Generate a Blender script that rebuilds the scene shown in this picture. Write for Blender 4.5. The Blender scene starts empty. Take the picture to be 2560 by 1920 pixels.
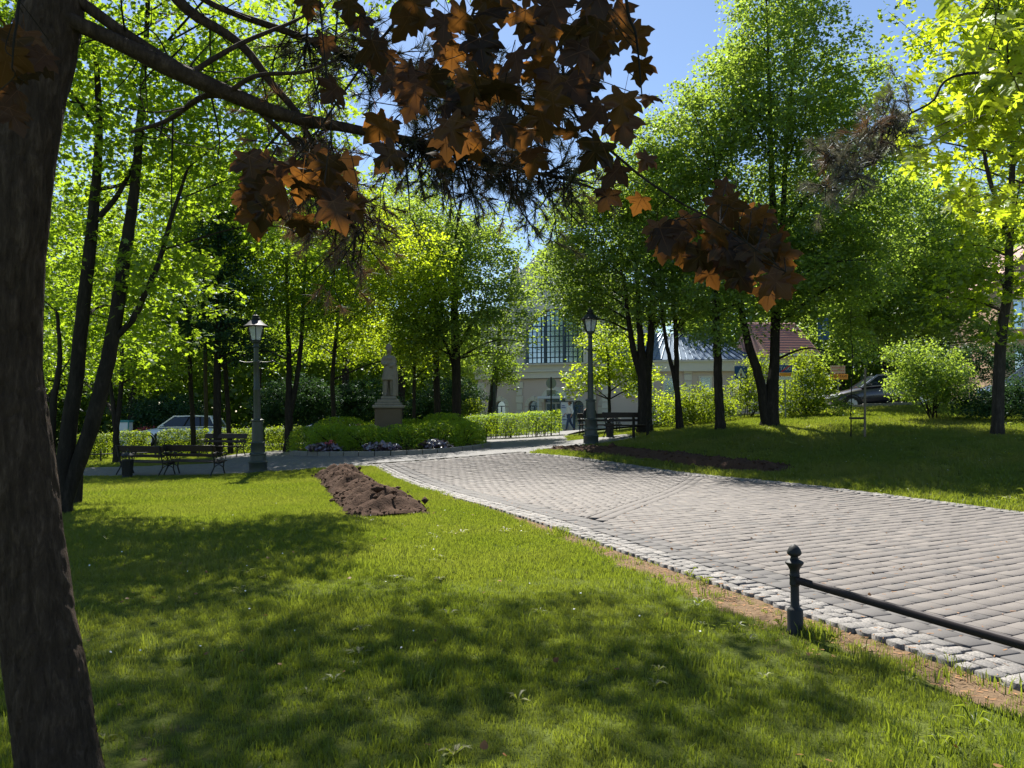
import bpy, bmesh, math
import numpy as np
from mathutils import Vector, Matrix, Quaternion

S = bpy.context.scene
COL = S.collection
rad = math.radians

# ------------------------------------------------------------------ camera
CAM_Z, FPX, PITCH = 1.55, 1920.0, math.atan(75 / 1920)
cam_data = bpy.data.cameras.new('camera')
cam_data.sensor_fit = 'HORIZONTAL'
cam_data.sensor_width = 36.0
cam_data.lens = 36.0 * FPX / 2560
cam_data.clip_start = 0.05
cam_data.clip_end = 2000
cam = bpy.data.objects.new('camera', cam_data)
COL.objects.link(cam)
cam.location = (0, 0, CAM_Z)
cam.rotation_euler = (math.pi / 2 + PITCH, 0, 0)
S.camera = cam

# ------------------------------------------------------------------ sky, sun, exposure
SUN_EL, SUN_AZ = 52.0, -12.0           # azimuth measured from +Y towards +X
w = bpy.data.worlds.new('World')
S.world = w
w.use_nodes = True
wn, wl = w.node_tree.nodes, w.node_tree.links
sky = wn.new('ShaderNodeTexSky')
sky.sky_type = 'NISHITA'
sky.sun_disc = False
sky.sun_elevation = rad(SUN_EL)
sky.sun_rotation = rad(SUN_AZ)
sky.altitude = 300
sky.air_density = 1.0
sky.dust_density = 0.3
sky.ozone_density = 3.0
bg = wn.get('Background') or wn.new('ShaderNodeBackground')
bg.inputs['Strength'].default_value = 0.064
wl.new(sky.outputs[0], bg.inputs['Color'])
sd = bpy.data.lights.new('sun', 'SUN')
sd.energy = 5.0
sd.angle = rad(0.53)
sd.color = (1.0, 0.95, 0.86)
sun = bpy.data.objects.new('sun', sd)
COL.objects.link(sun)
sv = Vector((math.sin(rad(SUN_AZ)) * math.cos(rad(SUN_EL)), math.cos(rad(SUN_AZ)) * math.cos(rad(SUN_EL)), math.sin(rad(SUN_EL))))
sun.rotation_euler = sv.to_track_quat('Z', 'Y').to_euler()
sun.location = sv * 60
S.view_settings.view_transform = 'Standard'
S.view_settings.look = 'None'
S.view_settings.gamma = 1
S.view_settings.exposure = 1.33
S.view_settings.use_curve_mapping = False
S.render.engine = 'CYCLES'
S.cycles.use_denoising = True
S.cycles.max_bounces = 6
S.cycles.diffuse_bounces = 3
S.cycles.glossy_bounces = 2
S.cycles.transmission_bounces = 5
S.cycles.transparent_max_bounces = 6
S.cycles.sample_clamp_indirect = 4

# ------------------------------------------------------------------ helpers
def at(px, py, Y):
    """The world point on the sight line of a photo pixel at ground distance Y ahead."""
    cx, cy = (px - 1280) / FPX, (960 - py) / FPX
    c, s = math.cos(PITCH), math.sin(PITCH)
    d = (cx, c - cy * s, s + cy * c)
    t = Y / d[1]
    return np.array([d[0] * t, Y, CAM_Z + d[2] * t])

_cp = np.array([
    (-6, 1, 0), (-2, 3, 0), (2, 3, 0), (5, 0, 0), (0, -4, 0), (-9, -2, 0), (10, -2, .05), (-3, 7, 0), (2, 7, 0), (6, 7, 0),
    (-6, 10, -.04), (-.3, 12.8, 0), (4, 12, 0), (8.2, 12.35, 0), (-9, 14, -.1), (-4.3, 23.2, .05), (4.1, 20, .1), (.6, 24.5, .32),
    (-9.6, 21.8, -.21), (-7.4, 22.5, -.15), (2.64, 26, .50), (-4.3, 25.5, .16), (-6.4, 24.5, .08), (-1.8, 31, .28), (.9, 36, .45),
    (-1, 44, .4), (-18, 42, -.35), (-27, 30, -.4), (8.3, 25, 1.16), (6.5, 24, 1.0), (4.8, 27, .85), (16, 32, 1.9), (14.9, 28, 1.62),
    (17.3, 26, 1.48), (11, 17, .5), (3, 52, .1), (-15, 60, -.2), (20, 45, 2.0), (28, 60, 2.2), (14, 5, .2), (22, 15, .9), (-20, 10, -.2), (-4.6, 29, .2)])
_lam = 0.15
def _phi(r): return np.where(r > 1e-9, r * r * np.log(np.maximum(r, 1e-9)), 0)
_n = len(_cp)
_A = np.zeros((_n + 3, _n + 3))
_D = np.hypot(_cp[:, None, 0] - _cp[None, :, 0], _cp[:, None, 1] - _cp[None, :, 1])
_A[:_n, :_n] = _phi(_D) + _lam * np.eye(_n)
_A[:_n, _n] = 1; _A[:_n, _n + 1:] = _cp[:, :2]
_A[_n, :_n] = 1; _A[_n + 1:, :_n] = _cp[:, :2].T
_sol = np.linalg.solve(_A, np.concatenate([_cp[:, 2], [0, 0, 0]]))
def H(x, y):
    """Height of the terrain."""
    x = np.asarray(x, float); y = np.asarray(y, float)
    xc, yc = np.clip(x, -30, 32), np.clip(y, -6, 64)
    z = _sol[_n] + _sol[_n + 1] * xc + _sol[_n + 2] * yc
    for i in range(_n):
        z = z + _sol[i] * _phi(np.hypot(xc - _cp[i, 0], yc - _cp[i, 1]))
    return np.clip(z, -.6, 2.6)
def Hf(x, y): return float(H(x, y))

# path frame: U runs away along the left edge of the paved path, V to the right across it
P0 = np.array([2.93, 4.40]); UU = np.array([-.359, .9333]); VV = np.array([.9333, .359])
def uv2xy(u, v):
    u = np.asarray(u, float); v = np.asarray(v, float)
    return P0[0] + u * UU[0] + v * VV[0], P0[1] + u * UU[1] + v * VV[1]
def xy2uv(x, y):
    dx = np.asarray(x, float) - P0[0]; dy = np.asarray(y, float) - P0[1]
    return dx * UU[0] + dy * UU[1], dx * VV[0] + dy * VV[1]
def v_right(u):
    return np.interp(u, [-8, 5.5, 10, 14, 17, 18.6, 19.8], [8.0, 7.75, 7.35, 6.75, 5.9, 5.4, 5.0])

def mesh_np(name, V, faces, mat=None, smooth=False, tint=None, attrs=None):
    """Mesh from arrays. faces: list of (n,k) int arrays."""
    me = bpy.data.meshes.new(name)
    V = np.ascontiguousarray(V, np.float32)
    me.vertices.add(len(V)); me.vertices.foreach_set('co', V.ravel())
    faces = [np.asarray(f, np.int32) for f in faces if len(f)]
    tot = np.concatenate([np.full(len(f), f.shape[1], np.int32) for f in faces])
    idx = np.concatenate([f.ravel() for f in faces])
    me.loops.add(len(idx)); me.loops.foreach_set('vertex_index', idx)
    me.polygons.add(len(tot))
    st = np.concatenate([[0], np.cumsum(tot)[:-1]]).astype(np.int32)
    me.polygons.foreach_set('loop_start', st); me.polygons.foreach_set('loop_total', tot)
    if smooth: me.polygons.foreach_set('use_smooth', np.ones(len(tot), bool))
    if tint is not None:
        a = me.attributes.new('tint', 'FLOAT', 'POINT'); a.data.foreach_set('value', np.asarray(tint, np.float32))
    for k, v in (attrs or {}).items():
        a = me.attributes.new(k, 'FLOAT', 'POINT'); a.data.foreach_set('value', np.asarray(v, np.float32))
    me.update(calc_edges=True); me.validate()
    if mat: me.materials.append(mat)
    return me

def link(name, me, parent=None, loc=(0, 0, 0), rot=(0, 0, 0), kind=None, label=None):
    o = bpy.data.objects.new(name, me); COL.objects.link(o)
    o.location = loc; o.rotation_euler = rot
    if parent is not None: o.parent = parent
    if kind: o['kind'] = kind
    if label: o['label'] = label
    return o
def tag(o, label=None, cat=None, group=None, kind=None):
    if label: o['label'] = label
    if cat: o['category'] = cat
    if group: o['group'] = group
    if kind: o['kind'] = kind
    return o
def thing(name, label, cat, loc=(0, 0, 0), rz=0, group=None):
    o = bpy.data.objects.new(name, None); COL.objects.link(o)
    o.empty_display_size = .2
    o.location = tuple(float(c) for c in loc); o.rotation_euler = (0, 0, rz)
    return tag(o, label, cat, group)
def copy_tree(o, parent=None):
    c = o.copy(); COL.objects.link(c)
    if parent is not None: c.parent = parent
    for ch in list(o.children): copy_tree(ch, c)
    return c

class MB:
    """Collects simple solids and builds them as one mesh object."""
    def __init__(s): s.v = []; s.f = []
    def add(s, V, F):
        o = len(s.v); s.v += [tuple(map(float, p)) for p in V]; s.f += [tuple(int(i) + o for i in f) for f in F]; return s
    def box(s, c, d, rz=0, bev=0, M=None):
        hx, hy, hz = d[0] / 2, d[1] / 2, d[2] / 2
        if bev:
            b = min(bev, hx * .9, hy * .9, hz * .9)
            V = [(sx * x, sy * y, sz * z) for (x, y, z) in ((hx - b, hy - b, hz), (hx - b, hy, hz - b), (hx, hy - b, hz - b)) for sx in (-1, 1) for sy in (-1, 1) for sz in (-1, 1)]
            bm = bmesh.new()
            for p in V: bm.verts.new(p)
            bmesh.ops.convex_hull(bm, input=bm.verts)
            bm.verts.index_update()
            V = [tuple(v.co) for v in bm.verts]; F = [tuple(v.index for v in f.verts) for f in bm.faces]
            bm.free()
        else:
            V = [(sx * hx, sy * hy, sz * hz) for sx in (-1, 1) for sy in (-1, 1) for sz in (-1, 1)]
            F = [(0, 1, 3, 2), (4, 6, 7, 5), (0, 4, 5, 1), (2, 3, 7, 6), (0, 2, 6, 4), (1, 5, 7, 3)]
        if M is None: M = Matrix.Rotation(rz, 3, 'Z')
        return s.add([Vector(c) + M @ Vector(p) for p in V], F)
    def bar(s, a, b, wd, ht=None):
        """Rectangular bar from a to b."""
        a, b = Vector(a), Vector(b); d = b - a; L = d.length
        q = d.to_track_quat('X', 'Z').to_matrix()
        return s.box((a + b) / 2, (L, wd, ht or wd), M=q)
    def tube(s, P, R, n=8, cap=True):
        V, F = tube_arrays(P, R, n, cap); return s.add(V, F)
    def lathe(s, prof, n=16, c=(0, 0, 0), cap=True):
        """prof: (r,z) bottom to top."""
        V = []; F = []
        for r, z in prof:
            for k in range(n):
                a = 2 * math.pi * k / n; V.append((c[0] + r * math.cos(a), c[1] + r * math.sin(a), c[2] + z))
        for j in range(len(prof) - 1):
            for k in range(n):
                k2 = (k + 1) % n; F.append((j * n + k, j * n + k2, (j + 1) * n + k2, (j + 1) * n + k))
        if cap:
            F.append(tuple(range(n - 1, -1, -1))); F.append(tuple((len(prof) - 1) * n + k for k in range(n)))
        return s.add(V, F)
    def prism(s, poly, a, b, ax=1):
        """poly of 2d points in the plane normal to axis ax, from a to b along ax."""
        def P(p, t):
            return (t, p[0], p[1]) if ax == 0 else (p[0], t, p[1]) if ax == 1 else (p[0], p[1], t)
        n = len(poly)
        V = [P(p, a) for p in poly] + [P(p, b) for p in poly]
        F = [tuple(range(n)), tuple(range(2 * n - 1, n - 1, -1))] + [(i, i + n, (i + 1) % n + n, (i + 1) % n) for i in range(n)]
        return s.add(V, F)
    def mesh(s, name, mat, smooth=False):
        me = bpy.data.meshes.new(name); me.from_pydata(s.v, [], s.f)
        bm = bmesh.new(); bm.from_mesh(me); bmesh.ops.recalc_face_normals(bm, faces=bm.faces); bm.to_mesh(me); bm.free()
        if mat: me.materials.append(mat)
        if smooth:
            for p in me.polygons: p.use_smooth = True
            try: me.set_sharp_from_angle(angle=rad(40))
            except Exception: pass
        return me
    def build(s, name, mat, parent=None, smooth=False, loc=(0, 0, 0), rot=(0, 0, 0), kind=None, label=None):
        return link(name, s.mesh(name, mat, smooth), parent, loc, rot, kind, label)

def tube_arrays(P, R, n=8, cap=True):
    P = np.asarray(P, float); R = np.broadcast_to(np.asarray(R, float), (len(P),))
    T = np.gradient(P, axis=0); T /= np.linalg.norm(T, axis=1)[:, None] + 1e-12
    ref = np.array([0, 0, 1.]) if abs(T[0, 2]) < .9 else np.array([1., 0, 0])
    a = np.cross(T[0], ref); a /= np.linalg.norm(a)
    V = []
    ang = 2 * np.pi * np.arange(n) / n
    for i in range(len(P)):
        a = a - T[i] * np.dot(a, T[i]); a /= np.linalg.norm(a) + 1e-12
        b = np.cross(T[i], a)
        V.append(P[i] + R[i] * (np.cos(ang)[:, None] * a + np.sin(ang)[:, None] * b))
    V = np.concatenate(V)
    k = np.arange(n); k2 = (k + 1) % n
    F = [tuple(q) for i in range(len(P) - 1) for q in np.stack([i * n + k, i * n + k2, (i + 1) * n + k2, (i + 1) * n + k], 1)]
    if cap: F += [tuple(range(n - 1, -1, -1)), tuple((len(P) - 1) * n + k)]
    return V, F

def smooth_line(P, m=6):
    """Catmull-Rom through the rows of P (any width)."""
    P = np.asarray(P, float)
    if len(P) < 3:
        t = np.linspace(0, 1, m + 1)[:, None]; return P[0] * (1 - t) + P[-1] * t
    Q = np.vstack([2 * P[0] - P[1], P, 2 * P[-1] - P[-2]]); out = []
    for i in range(1, len(Q) - 2):
        for t in np.arange(m) / m:
            p0, p1, p2, p3 = Q[i - 1:i + 3]
            out.append(.5 * (2 * p1 + (p2 - p0) * t + (2 * p0 - 5 * p1 + 4 * p2 - p3) * t * t + (3 * p1 - p0 - 3 * p2 + p3) * t ** 3))
    out.append(P[-1]); return np.array(out)

# ------------------------------------------------------------------ materials
class NT:
    def __init__(s, name):
        s.m = bpy.data.materials.new(name); s.m.use_nodes = True
        s.t = s.m.node_tree; s.t.nodes.clear(); s.out = s.n('OutputMaterial')
    def n(s, t, **kw):
        nd = s.t.nodes.new('ShaderNode' + t)
        for k, v in kw.items():
            if k.startswith('i_'):
                key = k[2:]; nd.inputs[int(key) if key.isdigit() else key.replace('_', ' ')].default_value = v
            else: setattr(nd, k, v)
        return nd
    def l(s, a, b): s.t.links.new(a, b)
    def noise(s, scale, detail=3, rough=.55, vec=None):
        nd = s.n('TexNoise'); nd.inputs['Scale'].default_value = scale; nd.inputs['Detail'].default_value = detail; nd.inputs['Roughness'].default_value = rough
        if vec is not None: s.l(vec, nd.inputs['Vector'])
        return nd
    def pos(s): return s.n('NewGeometry').outputs['Position']
    def obj(s): return s.n('TexCoord').outputs['Object']
    def ramp(s, fac, stops):
        nd = s.n('ValToRGB'); e = nd.color_ramp.elements
        while len(e) < len(stops): e.new(.5)
        for el, (p, c) in zip(e, stops): el.position = p; el.color = (*c, 1) if len(c) == 3 else c
        s.l(fac, nd.inputs[0]); return nd
    def mix(s, fac, a, b, mode='MIX'):
        nd = s.n('Mix', data_type='RGBA', blend_type=mode)
        for k, v in ((0, fac), (6, a), (7, b)):
            if hasattr(v, 'links') or hasattr(v, 'is_linked'): s.l(v, nd.inputs[k])
            elif isinstance(v, tuple): nd.inputs[k].default_value = (*v, 1) if len(v) == 3 else v
            else: nd.inputs[k].default_value = v
        return nd.outputs[2]
    def math(s, op, a, b=None):
        nd = s.n('Math', operation=op)
        for k, v in ((0, a), (1, b)):
            if v is None: continue
            if hasattr(v, 'is_linked'): s.l(v, nd.inputs[k])
            else: nd.inputs[k].default_value = v
        return nd.outputs[0]
    def bump(s, h, strength=.3, dist=.02):
        nd = s.n('Bump'); nd.inputs['Strength'].default_value = strength; nd.inputs['Distance'].default_value = dist
        s.l(h, nd.inputs['Height']); return nd.outputs[0]
    def principled(s, col, rough=.7, bump=None, metal=0, spec=.4, **kw):
        p = s.n('BsdfPrincipled')
        if hasattr(col, 'is_linked'): s.l(col, p.inputs['Base Color'])
        else: p.inputs['Base Color'].default_value = (*col, 1)
        if hasattr(rough, 'is_linked'): s.l(rough, p.inputs['Roughness'])
        else: p.inputs['Roughness'].default_value = rough
        p.inputs['Metallic'].default_value = metal; p.inputs['Specular IOR Level'].default_value = spec
        if bump is not None: s.l(bump, p.inputs['Normal'])
        for k, v in kw.items(): p.inputs[k.replace('_', ' ')].default_value = v
        s.l(p.outputs[0], s.out.inputs[0]); return p
    def attr(s, name): return s.n('Attribute', attribute_name=name).outputs['Fac']

def mat_plain(name, col, rough=.6, metal=0, var=.12, scale=8, bump=.1, spec=.4):
    t = NT(name); nz = t.noise(scale, 4, .6, t.obj())
    c = t.mix(nz.outputs[0], tuple(x * (1 - var) for x in col), tuple(min(1, x * (1 + var)) for x in col))
    t.principled(c, rough, t.bump(nz.outputs[0], bump, .01) if bump else None, metal, spec); return t.m

def mat_leaf(name, dark, light, trans, tf=.5, gloss=.06, rough=.45):
    """Leaf: diffuse + translucent + a little sheen; 'tint' varies it leaf by leaf."""
    t = NT(name); ti = t.attr('tint')
    c = t.mix(ti, dark, light)
    tc = t.mix(ti, tuple(x * .72 for x in trans), tuple(min(1, x * 1.25) for x in trans))
    d = t.n('BsdfDiffuse'); t.l(c, d.inputs[0])
    tr = t.n('BsdfTranslucent'); t.l(tc, tr.inputs[0])
    m = t.n('MixShader'); m.inputs[0].default_value = tf; t.l(d.outputs[0], m.inputs[1]); t.l(tr.outputs[0], m.inputs[2])
    g = t.n('BsdfGlossy'); g.inputs['Roughness'].default_value = rough; g.inputs['Color'].default_value = (.9, .95, 1, 1)
    m2 = t.n('MixShader'); m2.inputs[0].default_value = gloss; t.l(m.outputs[0], m2.inputs[1]); t.l(g.outputs[0], m2.inputs[2])
    t.l(m2.outputs[0], t.out.inputs[0]); return t.m

def mat_bark(name, a, b, scale=9, strength=.7):
    t = NT(name); mp = t.n('Mapping'); t.l(t.obj(), mp.inputs[0]); mp.inputs['Scale'].default_value = (1, 1, .22)
    n1 = t.noise(scale, 7, .72, mp.outputs[0]); n1.inputs['Distortion'].default_value = .6
    n2 = t.noise(scale * 3.2, 5, .7, mp.outputs[0]); n3 = t.noise(1.3, 3, .6, t.obj())
    h = t.math('ADD', t.math('MULTIPLY', n1.outputs[0], .65), t.math('MULTIPLY', n2.outputs[0], .35))
    c = t.ramp(h, [(.36, tuple(x * .4 for x in a)), (.52, a), (.68, b)]).outputs[0]
    c = t.mix(t.math('MULTIPLY', n3.outputs[0], .5), c, tuple(x * .7 for x in a))
    t.principled(c, .92, t.bump(h, strength, .05), spec=.15); return t.m

M = {}
M['leaf_maple'] = mat_leaf('maple_leaf', (.035, .082, .010), (.085, .145, .018), (.35, .50, .02), .58, .03)
M['leaf_lime'] = mat_leaf('lime_leaf', (.038, .088, .022), (.095, .155, .04), (.37, .51, .05), .54, .035, .45)
M['leaf_bright'] = mat_leaf('bright_leaf', (.055, .115, .012), (.12, .185, .02), (.50, .62, .02), .60, .03)
M['leaf_dark'] = mat_leaf('dark_leaf', (.018, .05, .022), (.035, .085, .03), (.06, .12, .025), .3, .02)
M['leaf_hedge'] = mat_leaf('hedge_leaf', (.045, .09, .012), (.095, .15, .02), (.36, .46, .02), .50, .018)
M['leaf_juniper'] = mat_leaf('juniper_leaf', (.08, .17, .012), (.15, .27, .02), (.45, .58, .02), .52, .02)
M['leaf_oak'] = mat_leaf('oak_leaf', (.09, .14, .01), (.15, .20, .015), (.52, .64, .025), .58, .03)
M['leaf_purple'] = mat_leaf('purple_leaf', (.035, .018, .012), (.085, .035, .015), (.30, .085, .012), .42, .04)
M['leaf_begonia'] = mat_leaf('begonia_leaf', (.03, .012, .02), (.14, .08, .10), (.10, .03, .03), .2, .16, .3)
M['petal_red'] = mat_leaf('red_petal', (.30, .03, .05), (.5, .07, .09), (.3, .03, .03), .3, .04)
M['bark'] = mat_bark('grey_bark', (.05, .042, .033), (.11, .095, .075))
M['bark_dark'] = mat_bark('dark_bark', (.028, .024, .019), (.07, .058, .045))
M['bark_pine'] = mat_bark('pine_bark', (.075, .052, .038), (.19, .135, .10), 22, 1.0)
M['needle'] = mat_leaf('pine_needle', (.022, .03, .014), (.06, .05, .025), (.07, .07, .02), .25, .05)
M['needle_dry'] = mat_leaf('dry_needle', (.09, .055, .03), (.17, .115, .07), (.16, .08, .03), .3, .05)
M['iron'] = mat_plain('dark_painted_iron', (.018, .019, .019), .6, 0, .2, 20, .12, .35)
M['iron_green'] = mat_plain('green_grey_painted_iron', (.035, .047, .043), .48, 0, .18, 14, .12, .5)
M['iron_rail'] = mat_plain('brown_black_rail', (.022, .015, .018), .65, 0, .2, 14, .1, .3)
M['wood_dark'] = mat_plain('dark_stained_wood', (.030, .019, .014), .55, 0, .25, 14, .15)
M['wood_pale'] = mat_plain('pale_stake_wood', (.16, .13, .085), .75, 0, .2, 10, .15)
M['white'] = mat_plain('white_panel', (.72, .75, .80), .5, 0, .05, 4, 0)
M['black'] = mat_plain('black_rubber', (.015, .015, .016), .7, 0, .1, 10, 0)
# ================================================================== GROUND AND PATHS
rng = np.random.default_rng(7)

def grid_mesh(name, xs, ys, zf, mat, keep=None, attrs=None):
    X, Y = np.meshgrid(xs, ys); x, y = X.ravel(), Y.ravel()
    nx, ny = len(xs), len(ys)
    i = np.arange(nx * ny).reshape(ny, nx)
    Q = np.stack([i[:-1, :-1], i[:-1, 1:], i[1:, 1:], i[1:, :-1]], -1).reshape(-1, 4)
    if keep is not None:
        cx, cy = x[Q].mean(1), y[Q].mean(1); Q = Q[keep(cx, cy)]
    at_ = {k: f(x, y) for k, f in (attrs or {}).items()}
    me = mesh_np(name, np.stack([x, y, zf(x, y)], 1), [Q], mat, True, None, at_)
    bm = bmesh.new(); bm.from_mesh(me); bmesh.ops.delete(bm, geom=[v for v in bm.verts if not v.link_faces], context='VERTS'); bm.to_mesh(me); bm.free()
    return me

def seg_noise(x, y, s, seed):
    """cheap smooth value noise"""
    r = np.random.default_rng(seed); T = r.random((64, 64))
    fx, fy = np.asarray(x) * s, np.asarray(y) * s
    ix, iy = np.floor(fx).astype(int), np.floor(fy).astype(int); tx, ty = fx - ix, fy - iy
    tx = tx * tx * (3 - 2 * tx); ty = ty * ty * (3 - 2 * ty)
    g = lambda a, b: T[a % 64, b % 64]
    return (g(ix, iy) * (1 - tx) + g(ix + 1, iy) * tx) * (1 - ty) + (g(ix, iy + 1) * (1 - tx) + g(ix + 1, iy + 1) * tx) * ty
def fbm(x, y, s, seed, o=3):
    return sum(seg_noise(x, y, s * 2 ** k, seed + k) / 2 ** k for k in range(o)) / sum(1 / 2 ** k for k in range(o))

def in_path(x, y):
    u, v = xy2uv(x, y); return (v > 0) & (v < v_right(u)) & (u < 20.2) & (u > -9)
BED_C, BED_R = np.array([-4.55, 29.2]), 3.75
def in_plaza(x, y):
    """paved ground round the flower bed, the side path to the benches and the way on to the station"""
    x = np.asarray(x, float); y = np.asarray(y, float)
    d = np.hypot(x - BED_C[0], y - BED_C[1])
    ring = (d < 6.3)
    y1 = np.interp(x, [-30, -14, -9, -7, -4], [22.6, 21.6, 21.9, 22.3, 22.9]); y2 = y1 + np.interp(x, [-30, -10, -6], [3.2, 3.4, 4.5])
    left = (x < -3.5) & (y > y1) & (y < y2)
    mid = (y > 22.6) & (y < 28) & (x > -5.5) & (x < np.interp(y, [23, 24.2, 27, 28], [1.2, .3, 1.7, 1.8]))
    way = (y >= 26) & (y < 60) & (x > np.interp(y, [26, 33, 36, 60], [-2, -1.6, -1.2, -4])) & (x < np.interp(y, [26, 30, 36, 44, 60], [1.75, 2.2, 2.6, 5, 9]))
    seat = (y > 25.0) & (y < 29) & (x > 1.5) & (x < 4.3) & (y > 25.9 + (x - 2) * .1)
    front = (y > 43) & (x > -9) & (x < 12)
    return ring | left | mid | way | seat | front
def soil_near_kerb(x, y):
    u, v = xy2uv(x, y)
    wdt = .12 + .50 * fbm(x, y, 1.1, 31) * np.clip((9.5 - u) / 6, .12, 1)
    return np.clip((v + wdt) / .16, 0, 1) * (v < .12) * np.clip((14 - u) / 6, 0, 1)
def worn(x, y):
    return np.clip((fbm(x, y, .55, 77) - .66) * 7, 0, 1) * (np.asarray(y) < 13)
def soil(x, y): return np.clip(np.maximum(soil_near_kerb(x, y), .34 * worn(x, y)), 0, 1)
def ground_z(x, y):
    u, v = xy2uv(x, y)
    left = np.clip(-v / .3 + .4, 0, 1) * (u < 21)
    dip = .028 + .022 * left * np.clip((20 - u) / 4, 0, 1)
    z = H(x, y) - dip + .035 * (fbm(x, y, .5, 5) - .5) * np.clip(-v, 0, 1)
    return z - .22 * ((v > .32) & (v < v_right(u) - .32) & (u < 19.7) & (u > -9))

t = NT('lawn_ground'); p_ = t.pos()
n1 = t.noise(.8, 4, .6, p_); n2 = t.noise(22, 4, .65, p_); n3 = t.noise(3.2, 3, .6, p_)
g = t.mix(n2.outputs[0], (.02, .035, .006), (.085, .11, .016))
g = t.mix(t.math('MULTIPLY', n1.outputs[0], .5), g, (.13, .15, .03))
s_ = t.mix(n2.outputs[0], (.07, .045, .028), (.24, .165, .10))
fac = t.math('ADD', t.attr('soil'), t.math('MULTIPLY', t.math('SUBTRACT', n3.outputs[0], .5), .6))
c = t.mix(t.ramp(fac, [(.35, (0, 0, 0)), (.6, (1, 1, 1))]).outputs[0], g, s_)
t.principled(c, .95, t.bump(n2.outputs[0], .9, .03), spec=.1); M['ground'] = t.m

fine = grid_mesh('ground', np.arange(-15, 21.01, .2), np.arange(-4, 34.01, .2), ground_z, M['ground'], None, {'soil': soil})
ground = link('ground', fine, kind='structure')
ground['label'] = 'mown park lawn and bare soil rising gently to the right'
def far_ring(x, y): return ~((x > -15) & (x < 21) & (y > -4) & (y < 34))
xs = np.unique(np.concatenate([np.arange(-15, 21.01, 1.0), np.linspace(-400, -15, 24), np.linspace(21, 400, 24)]))
ys = np.unique(np.concatenate([np.arange(-4, 34.01, 1.0), np.linspace(-120, -4, 12), np.linspace(34, 500, 40)]))
link('ground', grid_mesh('ground', xs, ys, ground_z, M['ground'], far_ring, {'soil': lambda x, y: 0 * x}), kind='structure', label='distant park ground behind the trees')

# --- path bed, side path and forecourt -------------------------------------------------
t = NT('joint_sand'); nz = t.noise(40, 4, .6, t.pos())
t.principled(t.mix(nz.outputs[0], (.02, .016, .013), (.05, .04, .032)), .95, t.bump(nz.outputs[0], .6, .01), spec=.1); M['sand'] = t.m
t = NT('grey_sett_paving'); p_ = t.pos(); vo = t.n('TexVoronoi', feature='DISTANCE_TO_EDGE'); vo.inputs['Scale'].default_value = 9; t.l(p_, vo.inputs['Vector'])
vc = t.n('TexVoronoi'); vc.inputs['Scale'].default_value = 9; t.l(p_, vc.inputs['Vector']); nz = t.noise(1.2, 4, .6, p_)
cc = t.mix(vc.outputs['Color'], (.125, .123, .125), (.19, .185, .18)); cc = t.mix(t.math('MULTIPLY', nz.outputs[0], .45), cc, (.11, .105, .10))
cc = t.mix(t.ramp(vo.outputs[0], [(.0, (1, 1, 1)), (.06, (0, 0, 0))]).outputs[0], cc, (.09, .085, .08))
t.principled(cc, .8, t.bump(t.math('MINIMUM', vo.outputs[0], .1), .8, .05), spec=.3); M['setts_far'] = t.m
path = link('path', grid_mesh('path', np.arange(-6, 14.01, .2), np.arange(-4, 25.01, .2), lambda x, y: H(x, y) - .042, M['sand'],
    lambda x, y: (lambda u, v: (v > .17) & (v < v_right(u) - .16) & (u < 19.8))(*xy2uv(x, y))), kind='structure', label='wide paved park path with granite sett borders')
# (saw-toothed rim of the bed sheet lies under the border setts)
plaza = link('side_path', grid_mesh('side_path', np.arange(-30, 12.01, .15), np.arange(21, 60.01, .15), lambda x, y: H(x, y) + .004,
    M['setts_far'], lambda x, y: in_plaza(x, y) & ~in_path(x, y) & (np.hypot(x - BED_C[0], y - BED_C[1]) > BED_R - .1)), kind='structure', label='grey sett paving round the statue bed and past the benches')

# --- paving stones ------------------------------------------------------------------------
t = NT('paving_stone'); ti = t.attr('tint'); p_ = t.pos(); nz = t.noise(60, 4, .7, p_); nb = t.noise(.7, 3, .6, p_)
c = t.ramp(ti, [(0, (.075, .072, .074)), (.16, (.098, .092, .091)), (.3, (.122, .108, .102)), (.65, (.148, .131, .121)), (1, (.185, .163, .149))]).outputs[0]
c = t.mix(t.math('MULTIPLY', nz.outputs[0], .6), c, t.mix(.6, c, (.07, .062, .056)))
c = t.mix(t.math('MULTIPLY', nb.outputs[0], .3), c, (.115, .107, .10))
t.principled(c, .78, t.bump(nz.outputs[0], .35, .006), spec=.35); M['paver'] = t.m
t = NT('granite_sett'); ti = t.attr('tint'); nz = t.noise(70, 4, .7, t.pos())
c = t.mix(ti, (.16, .148, .14), (.31, .285, .262)); c = t.mix(t.ramp(nz.outputs[0], [(.4, (0, 0, 0)), (.62, (1, 1, 1))]).outputs[0], c, (.09, .088, .086))
t.principled(c, .75, t.bump(nz.outputs[0], .5, .008), spec=.4); M['sett'] = t.m

def stone(poly, bev, thick, r, wob=0.0):
    """chamfered slab: top ring, shoulder ring, foot ring. poly (k,2) about the origin"""
    k = len(poly); c = poly.mean(0); d = poly - c
    Ln = np.linalg.norm(d, axis=1)[:, None]
    top = c + d * (1 - bev * 1.35 / np.maximum(Ln, .02))
    zt = r.normal(0, wob, k) if wob else np.zeros(k)
    V = np.vstack([np.c_[top, zt], np.c_[poly, np.full(k, -bev) + zt], np.c_[poly, np.full(k, -thick)]])
    i = np.arange(k); j = (i + 1) % k
    return V, [i[None, :], np.stack([k + i, k + j, j, i], 1), np.stack([2 * k + i, 2 * k + j, k + j, k + i], 1)]

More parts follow.
